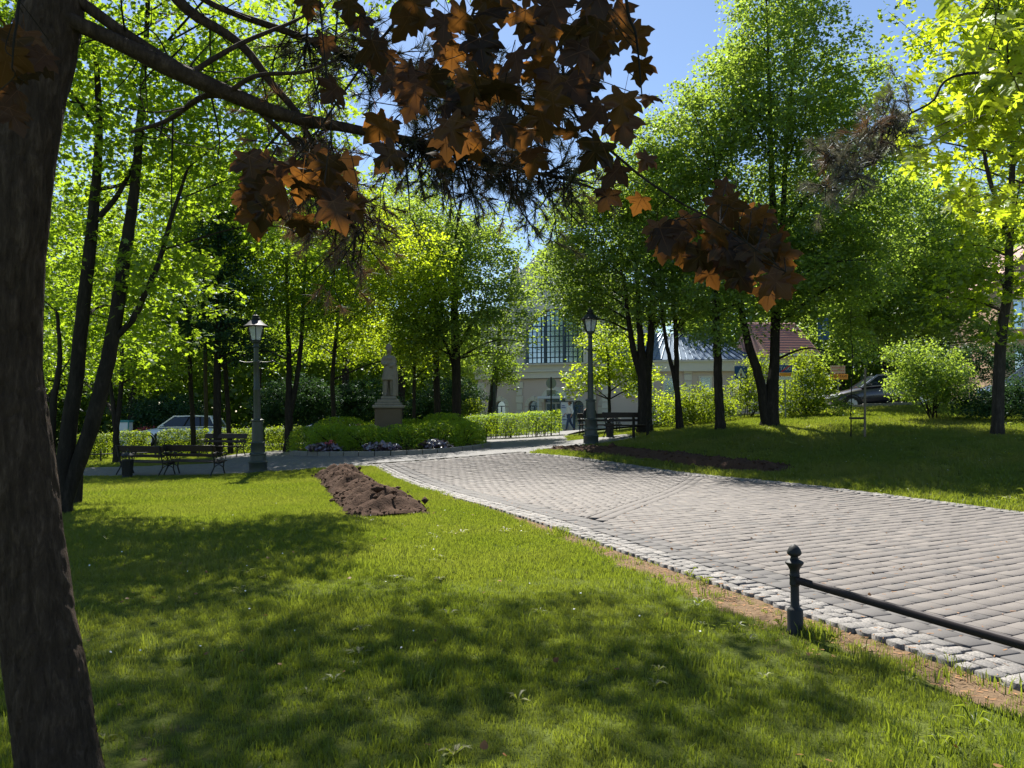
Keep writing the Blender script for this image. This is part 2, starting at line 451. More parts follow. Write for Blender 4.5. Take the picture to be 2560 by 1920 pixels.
def clip(poly, n, d):
    """keep the side n.p <= d"""
    out = []
    for a, b in zip(poly, np.roll(poly, -1, 0)):
        da, db = a @ n - d, b @ n - d
        if da <= 0: out.append(a)
        if da * db < 0: out.append(a + (b - a) * da / (da - db))
    return np.array(out)
def parea(p): return .5 * abs(np.dot(p[:, 0], np.roll(p[:, 1], 1)) - np.dot(p[:, 1], np.roll(p[:, 0], 1)))

PW, PL, GAP = .182, .205, .013     # course depth, stone length, joint
stones = []                        # (poly in uv, tint)
SQ = math.sqrt(.5)
def field(ang, keep_fn, u0, u1, v0, v1, planes):
    ca, sa = math.cos(ang), math.sin(ang)
    ext = math.hypot(u1 - u0, v1 - v0); cu, cv = (u0 + u1) / 2, (v0 + v1) / 2
    for a in range(int(-ext / PW / 2) - 1, int(ext / PW / 2) + 2):
        off = (a % 2) * .5 * PL + rng.normal(0, .012)
        for b in range(int(-ext / PL / 2) - 1, int(ext / PL / 2) + 2):
            s0, s1 = a * PW + GAP / 2, (a + 1) * PW - GAP / 2; t0, t1 = b * PL + off + GAP / 2, (b + 1) * PL + off - GAP / 2
            q = np.array([(s0, t0), (s1, t0), (s1, t1), (s0, t1)])
            q = np.c_[cu + q[:, 0] * ca - q[:, 1] * sa, cv + q[:, 0] * sa + q[:, 1] * ca]
            m = q.mean(0)
            if not (u0 - .3 < m[0] < u1 + .3 and v0 - .3 < m[1] < v1 + .3) or not keep_fn(m): continue
            for n_, d_ in planes:
                q = clip(q, n_, d_)
                if len(q) < 3: break
            if len(q) >= 3 and parea(q) > .006:
                stones.append((q, float(np.clip(rng.normal(.58, .2), .17, 1))))
V_IN = .40
def vlim(m): return m[1] < v_right(m[0]) - .30
def diag(u, v): return u - 7.4 - (v - 1.5)
nd_ = np.array([1., -1.]) * SQ
dA = (7.4 - 1.5) * SQ
# near field: courses straight across the path, up to the oblique band
field(-rad(8), lambda m: diag(*m) < .2 and vlim(m), -3.2, 14.2, V_IN + .42, 8.2, [(np.array([0, -1.]), -(V_IN + .21 * 2)), (nd_, dA)])
# band of two rows on the oblique line
for k in range(2):
    for b in range(60):
        a0, a1 = .18 * k + .008, .18 * (k + 1) - .004
        p0 = np.array([7.4, 1.5]) + np.array([SQ, SQ]) * ((b - 8) * .245) + nd_ * 0
        q = np.array([p0 + nd_ * a0, p0 + nd_ * a1, p0 + nd_ * a1 + np.array([SQ, SQ]) * .237, p0 + nd_ * a0 + np.array([SQ, SQ]) * .237])
        if q[:, 1].min() > V_IN + .44 and vlim(q.mean(0)): stones.append((q, .42))
# far field: courses parallel to the oblique band
field(math.pi / 4, lambda m: diag(*m) > .3 and vlim(m), 4.5, 20.0, V_IN + .42, 7.2, [(np.array([0, -1.]), -(V_IN + .21 * 2)), (-nd_, -(dA + .37)), (np.array([1., 0]), 19.75)])
# two rows of grey header stones along the setts
for k in range(2):
    for b in range(int(23 / .205)):
        u0 = -3.2 + b * .205 + (k % 2) * .1; v0 = V_IN + k * .21
        q = np.array([(u0, v0 + .004), (u0 + .197, v0 + .004), (u0 + .197, v0 + .204), (u0, v0 + .204)])
        stones.append((q, float(np.clip(rng.normal(.12, .07), 0, .3))))
# a dark row some courses in
setts = []
for k in range(3):
    u_ = -3.3
    while u_ < 19.9:
        L = rng.uniform(.10, .15); wv = rng.uniform(.108, .118); v0 = .012 + k * .125 + rng.normal(0, .006)
        q = np.array([(u_, v0), (u_ + L, v0 + rng.normal(0, .006)), (u_ + L + rng.normal(0, .005), v0 + wv), (u_ + rng.normal(0, .005), v0 + wv + rng.normal(0, .006))])
        setts.append((q, float(rng.random()))); u_ += L + .012
for k in range(2):
    u_ = -2.0
    while u_ < 19.6:
        L = rng.uniform(.10, .15); vr = float(v_right(u_)); v0 = vr - .27 + k * .125 + rng.normal(0, .006)
        q = np.array([(u_, v0), (u_ + L, v0), (u_ + L, v0 + .113), (u_, v0 + .113 + rng.normal(0, .006))])
        setts.append((q, float(rng.random()))); u_ += L + .012
for b in range(44):                                 # far end of the path
    v0 = .1 + b * .115
    if v0 < 4.9:
        for k in range(2): setts.append((np.array([(19.78 + .12 * k, v0), (19.89 + .12 * k, v0), (19.89 + .12 * k, v0 + .108), (19.78 + .12 * k, v0 + .108)]), float(rng.random())))

def seen(x, y):
    px = 1280 + x / max(y, .1) * FPX; py = 1035 + (CAM_Z / max(y, .1)) * FPX
    return y > 1.5 and -40 < px < 2600 and py < 1960
def lay(items, name, mat, bev, thick, nsingle, wob, rnd, rest_label):
    cs = [uv2xy(*q.mean(0)) for q, _ in items]
    order = sorted(range(len(items)), key=lambda i: (not seen(*map(float, cs[i])), float(np.hypot(*cs[i]))))
    single = set(order[:nsingle]); shared = {}
    bV, bT, bF, off = [], [], {}, 0
    for i in order:
        q, tn = items[i]; cx, cy = map(float, cs[i]); z = Hf(cx, cy) + float(rng.normal(0, .0022))
        xy = np.stack(uv2xy(q[:, 0], q[:, 1]), 1) - (cx, cy)
        if parea(q) and (np.dot(xy[:, 0], np.roll(xy[:, 1], -1)) - np.dot(xy[:, 1], np.roll(xy[:, 0], -1))) < 0: xy = xy[::-1]
        tilt = rng.normal(0, .006, 2)
        if i in single:
            key = (len(q), round(parea(q), 3), int(tn * 7)) if not rnd else (len(q), i % 24)
            if key in shared and not rnd:
                me, xy0 = shared[key]
                if np.abs(xy0 - xy).max() > .004: me = None
            else: me = shared.get(key, (None,))[0] if rnd else None
            if me is None:
                V, F = stone(xy, bev, thick, rng, wob); me = mesh_np(name, V, F, mat, False, np.full(len(V), tn)); shared[key] = (me, xy)
            link(name, me, path, (cx, cy, z), (tilt[0], tilt[1], 0))
        else:
            V, F = stone(xy, bev, thick, rng, wob); V = V + (cx, cy, z); V[:len(q), 2] += V[:len(q), 0] * 0 + (xy @ tilt)
            for f in F: bF.setdefault(f.shape[1], []).append(f + off)
            bV.append(V); bT.append(np.full(len(V), tn)); off += len(V)
    me = mesh_np(name, np.vstack(bV), [np.vstack(f) for f in bF.values()], mat, False, np.concatenate(bT))
    link(name, me, path, kind='stuff', label=rest_label)
lay(stones, 'paving_stone', M['paver'], .006, .05, 300, 0, False, 'paving stones farther along the path')
lay(setts, 'granite_sett', M['sett'], .006, .10, 230, .0025, True, 'granite setts farther along the path borders')

# --- loose litter of dry needles and scales along the kerb ----------------------------------
n = 2600
u = rng.uniform(-2.5, 12, n); v = np.abs(rng.normal(0, .33, n)) * -1 + .02
x, y = uv2xy(u, v)
m = soil(x, y) > .25
on = rng.random(n) < .06
x2, y2 = uv2xy(rng.uniform(-2, 9, 260), rng.uniform(.05, 5, 260))
x3, y3 = uv2xy(rng.uniform(-2, 12, 420), np.abs(rng.normal(0, 1.3, 420))); x2 = np.concatenate([x2, x3]); y2 = np.concatenate([y2, y3])
x = np.concatenate([x[m], x2]); y = np.concatenate([y[m], y2]); n = len(x)
z = np.where(in_path(x, y), H(x, y) + .002, ground_z(x, y) + .006); a = rng.uniform(0, 6.28, n); L = rng.uniform(.02, .05, n); wd = rng.uniform(.0015, .004, n)
dx, dy = np.cos(a) * L / 2, np.sin(a) * L / 2; ex, ey = -np.sin(a) * wd, np.cos(a) * wd
V = np.stack([np.c_[x - dx - ex, y - dy - ey, z], np.c_[x + dx - ex, y + dy - ey, z + .004], np.c_[x + dx + ex, y + dy + ey, z + .006], np.c_[x - dx + ex, y - dy + ey, z + .002]], 1).reshape(-1, 3)
M['litter'] = mat_plain('dry_litter', (.30, .15, .06), .85, 0, .4, 30, 0)
tag(link('needle_litter', mesh_np('needle_litter', V, [np.arange(4 * n).reshape(-1, 4)], M['litter'])), 'dry brown needles and scales lying along the path edge', kind='stuff')

# --- grass ------------------------------------------------------------------------------------
t = NT('grass_blade'); p_ = t.pos(); nb = t.noise(.45, 4, .6, p_); oi = t.n('ObjectInfo'); ti = t.attr('tint')
c = t.mix(oi.outputs['Random'], (.038, .074, .007), (.092, .138, .014))
dry = t.ramp(nb.outputs[0], [(.40, (0, 0, 0)), (.68, (1, 1, 1))]).outputs[0]
c = t.mix(t.math('MULTIPLY', dry, .75), c, (.23, .20, .05))
c = t.mix(t.math('MULTIPLY', ti, .35), c, (.20, .17, .05))
d = t.n('BsdfDiffuse'); t.l(c, d.inputs[0]); tr = t.n('BsdfTranslucent'); t.l(t.mix(.6, c, (.40, .50, .03)), tr.inputs[0])
mx = t.n('MixShader'); mx.inputs[0].default_value = .45; t.l(d.outputs[0], mx.inputs[1]); t.l(tr.outputs[0], mx.inputs[2])
gl = t.n('BsdfGlossy'); gl.inputs['Roughness'].default_value = .5
mx2 = t.n('MixShader'); mx2.inputs[0].default_value = .035; t.l(mx.outputs[0], mx2.inputs[1]); t.l(gl.outputs[0], mx2.inputs[2]); t.l(mx2.outputs[0], t.out.inputs[0]); M['grass'] = t.m

def tuft_mesh(name, nb, radius, h, wid, seed):
    r = np.random.default_rng(seed); V = []; F = []; T = []
    for k in range(nb):
        a = r.uniform(0, 6.28); d_ = radius * math.sqrt(r.random()); x0, y0 = d_ * math.cos(a), d_ * math.sin(a)
        hh = h * r.uniform(.45, 1.15); ln = r.uniform(.1, .75) * hh; la = r.uniform(0, 6.28); w_ = wid * r.uniform(.6, 1.2); fa = r.uniform(0, 6.28)
        ex, ey = math.cos(fa) * w_ / 2, math.sin(fa) * w_ / 2; tn = r.random() ** 3
        o = len(V)
        V += [(x0 - ex, y0 - ey, -.012), (x0 + ex, y0 + ey, -.012), (x0 + ex * .8 + math.cos(la) * ln * .35, y0 + ey * .8 + math.sin(la) * ln * .35, hh * .6), (x0 - ex * .8 + math.cos(la) * ln * .35, y0 - ey * .8 + math.sin(la) * ln * .35, hh * .6),
              (x0 + math.cos(la) * ln, y0 + math.sin(la) * ln, hh * (.95 if ln < hh * .5 else .8))]
        F.append((o, o + 1, o + 2, o + 3)); F.append((o + 3, o + 2, o + 4, o + 4)); T += [tn] * 5
    q = np.array([f for f in F if f[2] != f[3]]); tr_ = np.array([f[:3] for f in F if f[2] == f[3]])
    return mesh_np(name, np.array(V), [q, tr_], M['grass'], False, T)

tufts = bpy.data.collections.new('grass_tufts')
for k, (nb_, r_, h_, w_) in enumerate([(16, .05, .045, .0045), (14, .055, .06, .0045), (16, .045, .035, .005), (22, .11, .06, .008), (24, .12, .075, .009)]):
    o = bpy.data.objects.new('grass_tuft', tuft_mesh('grass_tuft', nb_, r_, h_, w_, 100 + k)); tufts.objects.link(o)
tuft_objs = list(tufts.objects)

def grass_patch(name, x, y, z, sc, kinds, label):
    n = len(x); r = np.random.default_rng(n)
    me = bpy.data.meshes.new(name); me.vertices.add(n)
    me.vertices.foreach_set('co', np.stack([x, y, z], 1).astype(np.float32).ravel())
    for nm, val in (('sc', sc), ('rz', r.uniform(0, 6.28, n))):
        a = me.attributes.new(nm, 'FLOAT', 'POINT'); a.data.foreach_set('value', val.astype(np.float32))
    a = me.attributes.new('kd', 'INT', 'POINT'); a.data.foreach_set('value', r.choice(kinds, n).astype(np.int32))
    o = link(name, me, kind='stuff'); o['label'] = label
    ng = bpy.data.node_groups.new(name, 'GeometryNodeTree')
    ng.interface.new_socket('Geometry', in_out='INPUT', socket_type='NodeSocketGeometry'); ng.interface.new_socket('Geometry', in_out='OUTPUT', socket_type='NodeSocketGeometry')
    N = ng.nodes.new; gi, go = N('NodeGroupInput'), N('NodeGroupOutput')
    iop = N('GeometryNodeInstanceOnPoints'); ci = N('GeometryNodeCollectionInfo'); ci.inputs['Collection'].default_value = tufts; ci.inputs['Separate Children'].default_value = True; ci.inputs['Reset Children'].default_value = True
    def na(nm, ty):
        q = N('GeometryNodeInputNamedAttribute'); q.data_type = ty; q.inputs['Name'].default_value = nm; return q.outputs['Attribute']
    rot = N('ShaderNodeCombineXYZ'); ng.links.new(na('rz', 'FLOAT'), rot.inputs['Z'])
    ng.links.new(gi.outputs[0], iop.inputs['Points']); ng.links.new(ci.outputs[0], iop.inputs['Instance']); iop.inputs['Pick Instance'].default_value = True
    ng.links.new(na('kd', 'INT'), iop.inputs['Instance Index']); ng.links.new(rot.outputs[0], iop.inputs['Rotation']); ng.links.new(na('sc', 'FLOAT'), iop.inputs['Scale'])
    ng.links.new(iop.outputs[0], go.inputs[0])
    md = o.modifiers.new('tufts', 'NODES'); md.node_group = ng
    return o

MOUND_A, MOUND_B = np.array([-4.75, 21.0]), np.array([-2.05, 12.6])
MULCH_A, MULCH_B = np.array([1.5, 25.7]), np.array([6.3, 18.8])
def seg_d(x, y, A, B):
    d = B - A; tt = np.clip(((x - A[0]) * d[0] + (y - A[1]) * d[1]) / (d @ d), 0, 1)
    return np.hypot(x - A[0] - tt * d[0], y - A[1] - tt * d[1]), tt
def lawn_ok(x, y):
    m1 = seg_d(x, y, MOUND_A, MOUND_B)[0] > .62; m2 = seg_d(x, y, MULCH_A, MULCH_B)[0] > .52
    return ~in_path(x, y) & ~in_plaza(x, y) & m1 & m2 & (np.hypot(x - BED_C[0], y - BED_C[1]) > BED_R)
def scatter(n, x0, x1, y0, y1, thin):
    x = rng.uniform(x0, x1, n); y = rng.uniform(y0, y1, n)
    px = 1280 + x / y * FPX
    k = (px > -160) & (px < 2720) & lawn_ok(x, y) & (rng.random(n) > thin * np.clip(soil(x, y) * 1.4, 0, .93)) & (rng.random(n) < .45 + .8 * fbm(x, y, 1.3, 55))
    return x[k], y[k]
x, y = scatter(42000, -5.6, 4.2, 2.4, 7.5, 1); sc = .78 * rng.uniform(.6, 1.35, len(x)) * (.65 + .7 * fbm(x, y, .8, 91))
grass_patch('grass', x, y, ground_z(x, y), sc, [0, 1, 2], 'short green lawn grass in the foreground')
x, y = scatter(9000, -5.6, 4.2, 2.4, 12, .3); k = fbm(x, y, 1.7, 141) > .60; x, y = x[k], y[k]
grass_patch('grass', x, y, ground_z(x, y), rng.uniform(1.2, 2.0, len(x)), [0, 1, 2], 'taller unmown grass clumps standing out of the lawn')
x, y = scatter(60000, -11, 2.5, 7.5, 15, 1); sc = rng.uniform(.7, 1.3, len(x))
grass_patch('grass', x, y, ground_z(x, y), sc, [0, 1, 2, 3], 'short green lawn grass left of the path, middle distance')
x, y = scatter(52000, -15, 1.5, 15, 23.5, .6); grass_patch('grass', x, y, ground_z(x, y), rng.uniform(.8, 1.4, len(x)), [3, 4], 'sunlit lawn grass up to the lamp and benches')
x, y = scatter(60000, .5, 21, 10, 33, .3); grass_patch('grass', x, y, ground_z(x, y), rng.uniform(.8, 1.8, len(x)), [3, 4], 'lawn grass right of the path')
x, y = scatter(16000, -24, -1, 25, 36, .3); grass_patch('grass', x, y, ground_z(x, y), rng.uniform(.9, 1.6, len(x)), [3, 4], 'lawn grass behind the benches and bed')

x = rng.normal(2.20, .05, 26); y = rng.normal(5.62, .07, 26); grass_patch('grass', x, y, ground_z(x, y), rng.uniform(1.6, 2.4, 26), [0, 1, 2], 'clump of taller bright grass beside the acorn-topped post')
# ================================================================== TREES
KITE = (np.array([(0, -.5, 0), (.36, -.02, .06), (0, .5, -.05), (-.36, -.02, .06)]), np.array([(0, 1, 2), (0, 2, 3)]))
_mo = [(0, -.42), (.16, -.34), (.44, -.30), (.30, -.06), (.60, .16), (.24, .16), (0, .62), (-.24, .16), (-.60, .16), (-.30, -.06), (-.44, -.30), (-.16, -.34)]
MAPLE = (np.array([(0, -.05, .05)] + [(x, y, -.10 * abs(x)) for x, y in _mo]), np.array([(0, 1 + i, 1 + (i + 1) % 12) for i in range(12)]))
_lo = [(0, -.42), (.34, -.26), (.42, .05), (.22, .34), (0, .56), (-.22, .34), (-.42, .05), (-.34, -.26)]
ROUND = (np.array([(0, 0, .05)] + [(x, y, -.08 * abs(x) - .05 * y) for x, y in _lo]), np.array([(0, 1 + i, 1 + (i + 1) % 8) for i in range(8)]))

def leaf_arrays(P, N, size, tpl, r, tint=None):
    """One copy of tpl at every P, its z along N, spun at random."""
    TV, TF = tpl; n = len(P); k = len(TV)
    N = N / (np.linalg.norm(N, axis=1)[:, None] + 1e-9)
    A = r.normal(size=(n, 3)); A -= N * (A * N).sum(1)[:, None]; A /= np.linalg.norm(A, axis=1)[:, None] + 1e-9
    B = np.cross(N, A)
    s = size[:, None, None]
    V = P[:, None, :] + s * (TV[None, :, 0, None] * A[:, None] + TV[None, :, 1, None] * B[:, None] + TV[None, :, 2, None] * N[:, None])
    F = (TF[None] + (np.arange(n) * k)[:, None, None]).reshape(-1, TF.shape[1])
    if tint is None: tint = r.random(n)
    return V.reshape(-1, 3), F, np.repeat(tint, k)

def ell_points(c, rad3, n, r, bias=.55):
    d = r.normal(size=(n, 3)); d /= np.linalg.norm(d, axis=1)[:, None]
    return c + d * (r.random(n) ** bias / 1.0)[:, None] * rad3

def sprays(centers, per, rc, size, r, flat=.28, droop=.35, tilt=.55):
    """Leaves in loose flat sprays round the given twig ends."""
    n = len(centers); m = r.poisson(per, n).clip(3)
    idx = np.repeat(np.arange(n), m); k = len(idx)
    rcs = (rc * r.uniform(.6, 1.35, n))[idx]
    a = r.uniform(0, 6.283, k); q = np.sqrt(r.random(k)) * rcs
    tl = r.normal(0, .25, (n, 2))[idx]
    dx, dy = q * np.cos(a), q * np.sin(a)
    P = centers[idx] + np.stack([dx, dy, r.normal(0, flat, k) * rcs * .6 - droop * q * q / rcs + dx * tl[:, 0] + dy * tl[:, 1]], 1)
    N = np.stack([tl[:, 0] * -1 + .5 * np.cos(a) * q / rcs, -tl[:, 1] + .5 * np.sin(a) * q / rcs, np.ones(k)], 1) + r.normal(0, tilt, (k, 3))
    sz = size * r.uniform(.65, 1.25, k)
    tn = np.clip(r.normal(.5, .2, n)[idx] + r.normal(0, .22, k), 0, 1)
    return P, N, sz, tn

def limbs(mb, stems, centers, r, twig_r=.012, nl=16, up=.35):
    """Limbs from the stems to a spread of twig ends, then thin twigs to more of them."""
    pts = np.vstack([s[max(1, len(s) // 4):] for s in stems]) if stems else None
    if pts is None or not len(centers): return
    cand = centers.copy(); ch = [int(r.integers(len(cand)))]; dist = np.linalg.norm(cand - cand[ch[0]], axis=1)
    for _ in range(min(nl, len(cand)) - 1):
        i = int(dist.argmax()); ch.append(i); dist = np.minimum(dist, np.linalg.norm(cand - cand[i], axis=1))
    nodes = []
    for i in ch:
        tgt = cand[i]; d = np.linalg.norm(pts[:, :3] - tgt, axis=1) + .9 * np.maximum(0, pts[:, 2] - tgt[2] + .25 * d_h(pts, tgt))
        j = int(d.argmin()); a = pts[j, :3]; L = np.linalg.norm(tgt - a)
        if L < .15: continue
        mid = (a + tgt) / 2 + np.array([0, 0, up * L * .28]) + r.normal(0, .05 * L, 3)
        P = smooth_line([a, mid, tgt], 5); R = np.linspace(min(pts[j, 3] * .5, .014 * L + twig_r), twig_r * .6, len(P))
        mb.tube(P, R, 5, False); nodes.append(P[2:])
    if not nodes: return
    nodes = np.vstack(nodes)
    for i in r.permutation(len(cand))[:nl * 4]:
        d = np.linalg.norm(nodes - cand[i], axis=1); j = int(d.argmin())
        if .12 < d[j] < 3.5:
            m_ = (nodes[j] + cand[i]) / 2 + r.normal(0, .06 * d[j], 3) + (0, 0, .06 * d[j])
            mb.tube([nodes[j], m_, cand[i]], [twig_r * .75, twig_r * .55, twig_r * .3], 4, False)
def d_h(p, t): return np.hypot(p[:, 0] - t[0], p[:, 1] - t[1])

def px2m(Y): return Y / FPX
LEAF = {'maple': MAPLE, 'kite': KITE, 'round': ROUND}
def tree(name, label, Y, stems, blobs, leafmat, bark='bark_dark', size=.13, tpl='kite', lai=3.2, rc=.5, per=26, seed=1, nl=16, group=None, twig=.012, sides=8, cat='tree', flat=.28, crown='crown', grow=0.0):
    """stems: lists of (px, py, width_px[, extra depth]); blobs: (px, py, rx_px, ry_px, extra depth, depth radius m[, lai factor])."""
    r = np.random.default_rng(seed); s = px2m(Y)
    b = stems[0][0]; base = at(b[0], b[1], Y); gz = float(ground_z(base[0], base[1])); base[2] = gz
    root = thing(name, label, cat, base, 0, group)
    SP = []; mb = MB()
    for k, st in enumerate(stems):
        Q = np.array([np.r_[at(q[0], q[1], Y + (q[3] if len(q) > 3 else 0)), q[2] * s / 2 * .64] for q in st])
        if k == 0 or abs(Q[0, 2] - gz) < .5: Q[0, 2] = gz - .12
        C = smooth_line(Q, 6); C[:, 3] = np.maximum(C[:, 3], .006)
        if k == 0:
            h = np.clip((C[:, 2] - gz) / .45, 0, 1); C[:, 3] *= 1 + .28 * (1 - h) ** 2
        C[1:-1, :3] += r.normal(0, .006, (len(C) - 2, 3)) * Y / 20
        SP.append(C); mb.tube(C[:, :3] - base, C[:, 3], sides, True)
    cs = []
    for bl in blobs:
        c = at(bl[0], bl[1], Y + bl[4]); R3 = np.array([bl[2] * s, bl[5], bl[3] * s]) * (Y + bl[4]) / Y
        area = math.pi * R3[0] * R3[2]; f = bl[6] if len(bl) > 6 else 1
        lf = .36 * size * size if tpl == 'kite' else .52 * size * size
        n = max(3, int(lai * f * area / lf / per))
        cs.append(ell_points(c, R3, n, r, .42))
    if cs:
        cs = np.vstack(cs); cs = cs[cs[:, 2] > gz + .25]
        limbs(mb, SP, cs, r, twig, nl)if nl else None
    tr = mb.build('trunk', M[bark], root, True)
    if nl and len(cs):
        tr.data.vertices.foreach_get('co', (buf := np.zeros(len(tr.data.vertices) * 3, np.float32)))
        # limbs were laid in world space: bring them to the tree's base
        nst = sum(len(C) * sides for C in SP); buf = buf.reshape(-1, 3); buf[nst:] -= base.astype(np.float32); tr.data.vertices.foreach_set('co', buf.ravel()); tr.data.update()
    if len(cs):
        P, N, sz, tn = sprays(cs, per, rc, size, r, flat)
        V, F, T = leaf_arrays(P - base, N, sz, LEAF[tpl], r, tn)
        link(crown, mesh_np(crown, V, [F], M[leafmat], False, T), root)
    return root

# ---- the big green maple on the left -------------------------------------------------------
G_L = 'maple and lime trees on the left of the park'
tree('maple_tree', 'large leaning maple with two main stems from one foot, left of the benches', 13.0, [
    [(150, 1264, 74), (165, 1130, 62), (190, 950, 54), (205, 800, 50), (225, 620, 45), (236, 500, 38), (248, 330, 28), (240, 150, 20), (228, -20, 12)],
    [(150, 1262, 56), (185, 1190, 56), (230, 1060, 58), (270, 900, 55), (295, 760, 51), (315, 620, 46), (335, 480, 38), (350, 300, 28), (365, 100, 20), (375, -100, 12)],
    [(282, 850, 24), (330, 800, 24), (360, 740, 22), (395, 660, 20), (430, 540, 16), (470, 420, 10)],
    [(150, 1255, 30), (130, 1130, 28), (134, 1010, 26), (150, 900, 18), (142, 780, 12)],
    [(134, 1010, 16), (112, 985, 14), (90, 900, 9)],
    [(232, 560, 24), (285, 500, 20), (330, 420, 14), (360, 330, 9)]],
    [(330, 200, 300, 260, 0, 2.6), (640, 300, 250, 230, .8, 2.2), (220, 660, 230, 170, 1.5, 2.0), (430, 700, 130, 120, .6, 1.6), (760, 510, 170, 110, 1.6, 1.8),
     (480, -260, 560, 300, -.8, 4.0, .5), (1050, -330, 420, 230, -1.5, 3.4, .42), (80, 300, 160, 220, 1, 2), (120, 60, 180, 180, 0, 2), (250, 850, 150, 90, 2.5, 1.5, .8), (420, 840, 90, 45, 1, 1, .9),
     (430, 450, 200, 130, 1.2, 1.8, .8), (895, -260, 460, 230, 0, 2.1, .44), (420, -700, 520, 260, 0, 3, .3), (720, 130, 200, 150, 4.6, 1.8, .55)],
    'leaf_maple', 'bark_dark', .094, 'maple', 3.0, .36, 24, 11, 36, G_L, .012, 12)

# ---- trees behind the benches and lamp on the left -----------------------------------------
tree('lime_tree', 'slim two-stemmed tree behind the left bench end', 27, [
    [(290, 1152, 26), (290, 1080, 24), (276, 960, 13), (262, 840, 9), (256, 720, 6)], [(290, 1085, 20), (303, 960, 18), (306, 800, 14), (312, 640, 9)]],
    [(280, 720, 190, 140, 0, 3), (170, 900, 150, 90, 2, 2), (360, 900, 110, 80, 1, 2)], 'leaf_maple', 'bark_dark', .125, 'kite', 3.0, .5, 26, 21, 14, G_L)
tree('lime_tree', 'straight slender tree behind the right end of the benches', 30, [[(486, 1118, 22), (479, 1000, 19), (471, 800, 16), (467, 560, 11), (470, 380, 7)]],
    [(480, 480, 170, 170, 0, 2.6), (420, 640, 120, 90, -1, 2)], 'leaf_maple', 'bark_dark', .125, 'kite', 2.8, .5, 26, 22, 14, G_L)
tree('lime_tree', 'thin pale-stemmed tree left of the dark spruce', 33, [[(516, 1112, 18), (514, 950, 16), (512, 700, 12), (516, 500, 7)]],
    [(520, 560, 120, 150, 0, 2)], 'leaf_maple', 'bark', .13, 'kite', 2.6, .5, 26, 23, 10, G_L)
tree('spruce_tree', 'dark spruce with a thick trunk behind the left lamp', 29, [[(545, 1124, 34), (543, 980, 31), (545, 800, 26), (548, 600, 18), (550, 420, 9)]],
    [(545, 820, 120, 55, 0, 1.9), (600, 870, 110, 45, .4, 1.6), (500, 780, 90, 50, .3, 1.6), (560, 720, 90, 60, 0, 1.6), (550, 620, 75, 70, 0, 1.4), (550, 520, 55, 70, 0, 1.1)],
    'leaf_dark', 'bark_dark', .12, 'kite', 3.2, .4, 30, 24, 22, None, .014)
tree('lime_tree', 'leaning slender tree just right of the spruce trunk', 30.5, [[(578, 1120, 20), (564, 940, 18), (557, 780, 14), (552, 620, 9)]],
    [(590, 560, 130, 120, 0, 2.4)], 'leaf_maple', 'bark_dark', .125, 'kite', 2.8, .5, 26, 25, 10, G_L)
tree('maple_tree', 'bright maple forking low between lamp and flower bed', 31, [[(720, 1110, 34), (722, 1040, 31), (722, 900, 20), (718, 760, 16), (715, 600, 9)], [(722, 1045, 24), (742, 950, 20), (753, 850, 16), (762, 690, 10), (770, 560, 6)]],
    [(720, 640, 190, 130, 0, 2.8), (640, 740, 120, 90, -1, 2), (800, 760, 110, 90, .5, 2), (700, 850, 130, 60, 1, 2, .8), (760, 480, 150, 120, 0, 2.4)], 'leaf_maple', 'bark_dark', .13, 'kite', 3.0, .55, 26, 26, 18, G_L)
tree('maple_tree', 'yellow-green maple with a thin trunk leaning behind the round bed', 34, [[(838, 1075, 18), (832, 950, 17), (838, 860, 15), (848, 760, 13), (857, 640, 9)]],
    [(960, 640, 190, 90, -1, 2.6), (880, 740, 150, 110, 0, 2.4), (1060, 720, 100, 80, -.5, 2), (880, 560, 140, 90, 0, 2.4), (870, 850, 130, 60, 1.5, 2), (1010, 860, 110, 70, 2, 2)], 'leaf_bright', 'bark_dark', .13, 'kite', 3.0, .55, 26, 27, 18, G_L)
tree('lime_tree', 'thin dark tree right behind the statue', 36, [[(1035, 1068, 15), (1036, 920, 12), (1042, 780, 8)]],
    [(1050, 860, 80, 90, 0, 1.8), (1040, 740, 90, 80, 0, 1.8)], 'leaf_lime', 'bark_dark', .15, 'kite', 2.8, .5, 26, 28, 8)
tree('lime_tree', 'medium tree left of the tall lime by the path', 37, [[(1095, 1060, 28), (1091, 900, 25), (1092, 760, 20), (1096, 560, 12)]],
    [(1090, 640, 130, 150, .5, 2.6), (1040, 560, 110, 90, 0, 2.2)], 'leaf_lime', 'bark_dark', .15, 'kite', 3.0, .5, 28, 29, 12)
tree('lime_tree', 'tall dark-trunked lime standing between statue and path', 36, [[(1143, 1060, 38), (1140, 900, 34), (1136, 760, 28), (1140, 620, 20), (1152, 500, 10)], [(1140, 930, 16), (1110, 850, 12), (1080, 790, 8)], [(1138, 880, 16), (1180, 810, 13), (1215, 760, 8)]],
    [(1170, 700, 150, 150, 0, 3), (1230, 800, 130, 110, -.8, 2.4), (1190, 580, 120, 90, 0, 2.4), (1080, 820, 110, 70, -1, 2), (1290, 690, 55, 70, -1, 1.6, .7)], 'leaf_lime', 'bark_dark', .14, 'kite', 2.8, .5, 30, 30, 24)
tree('lime_tree', 'thick leaning trunk in front of the station corner', 44, [[(1222, 1062, 34), (1236, 960, 28), (1246, 880, 20), (1250, 800, 12)]],
    [(1235, 905, 62, 55, -.5, 1.8), (1262, 925, 42, 48, -.5, 1.4)], 'leaf_maple', 'bark', .13, 'kite', 3.0, .5, 28, 31, 10)

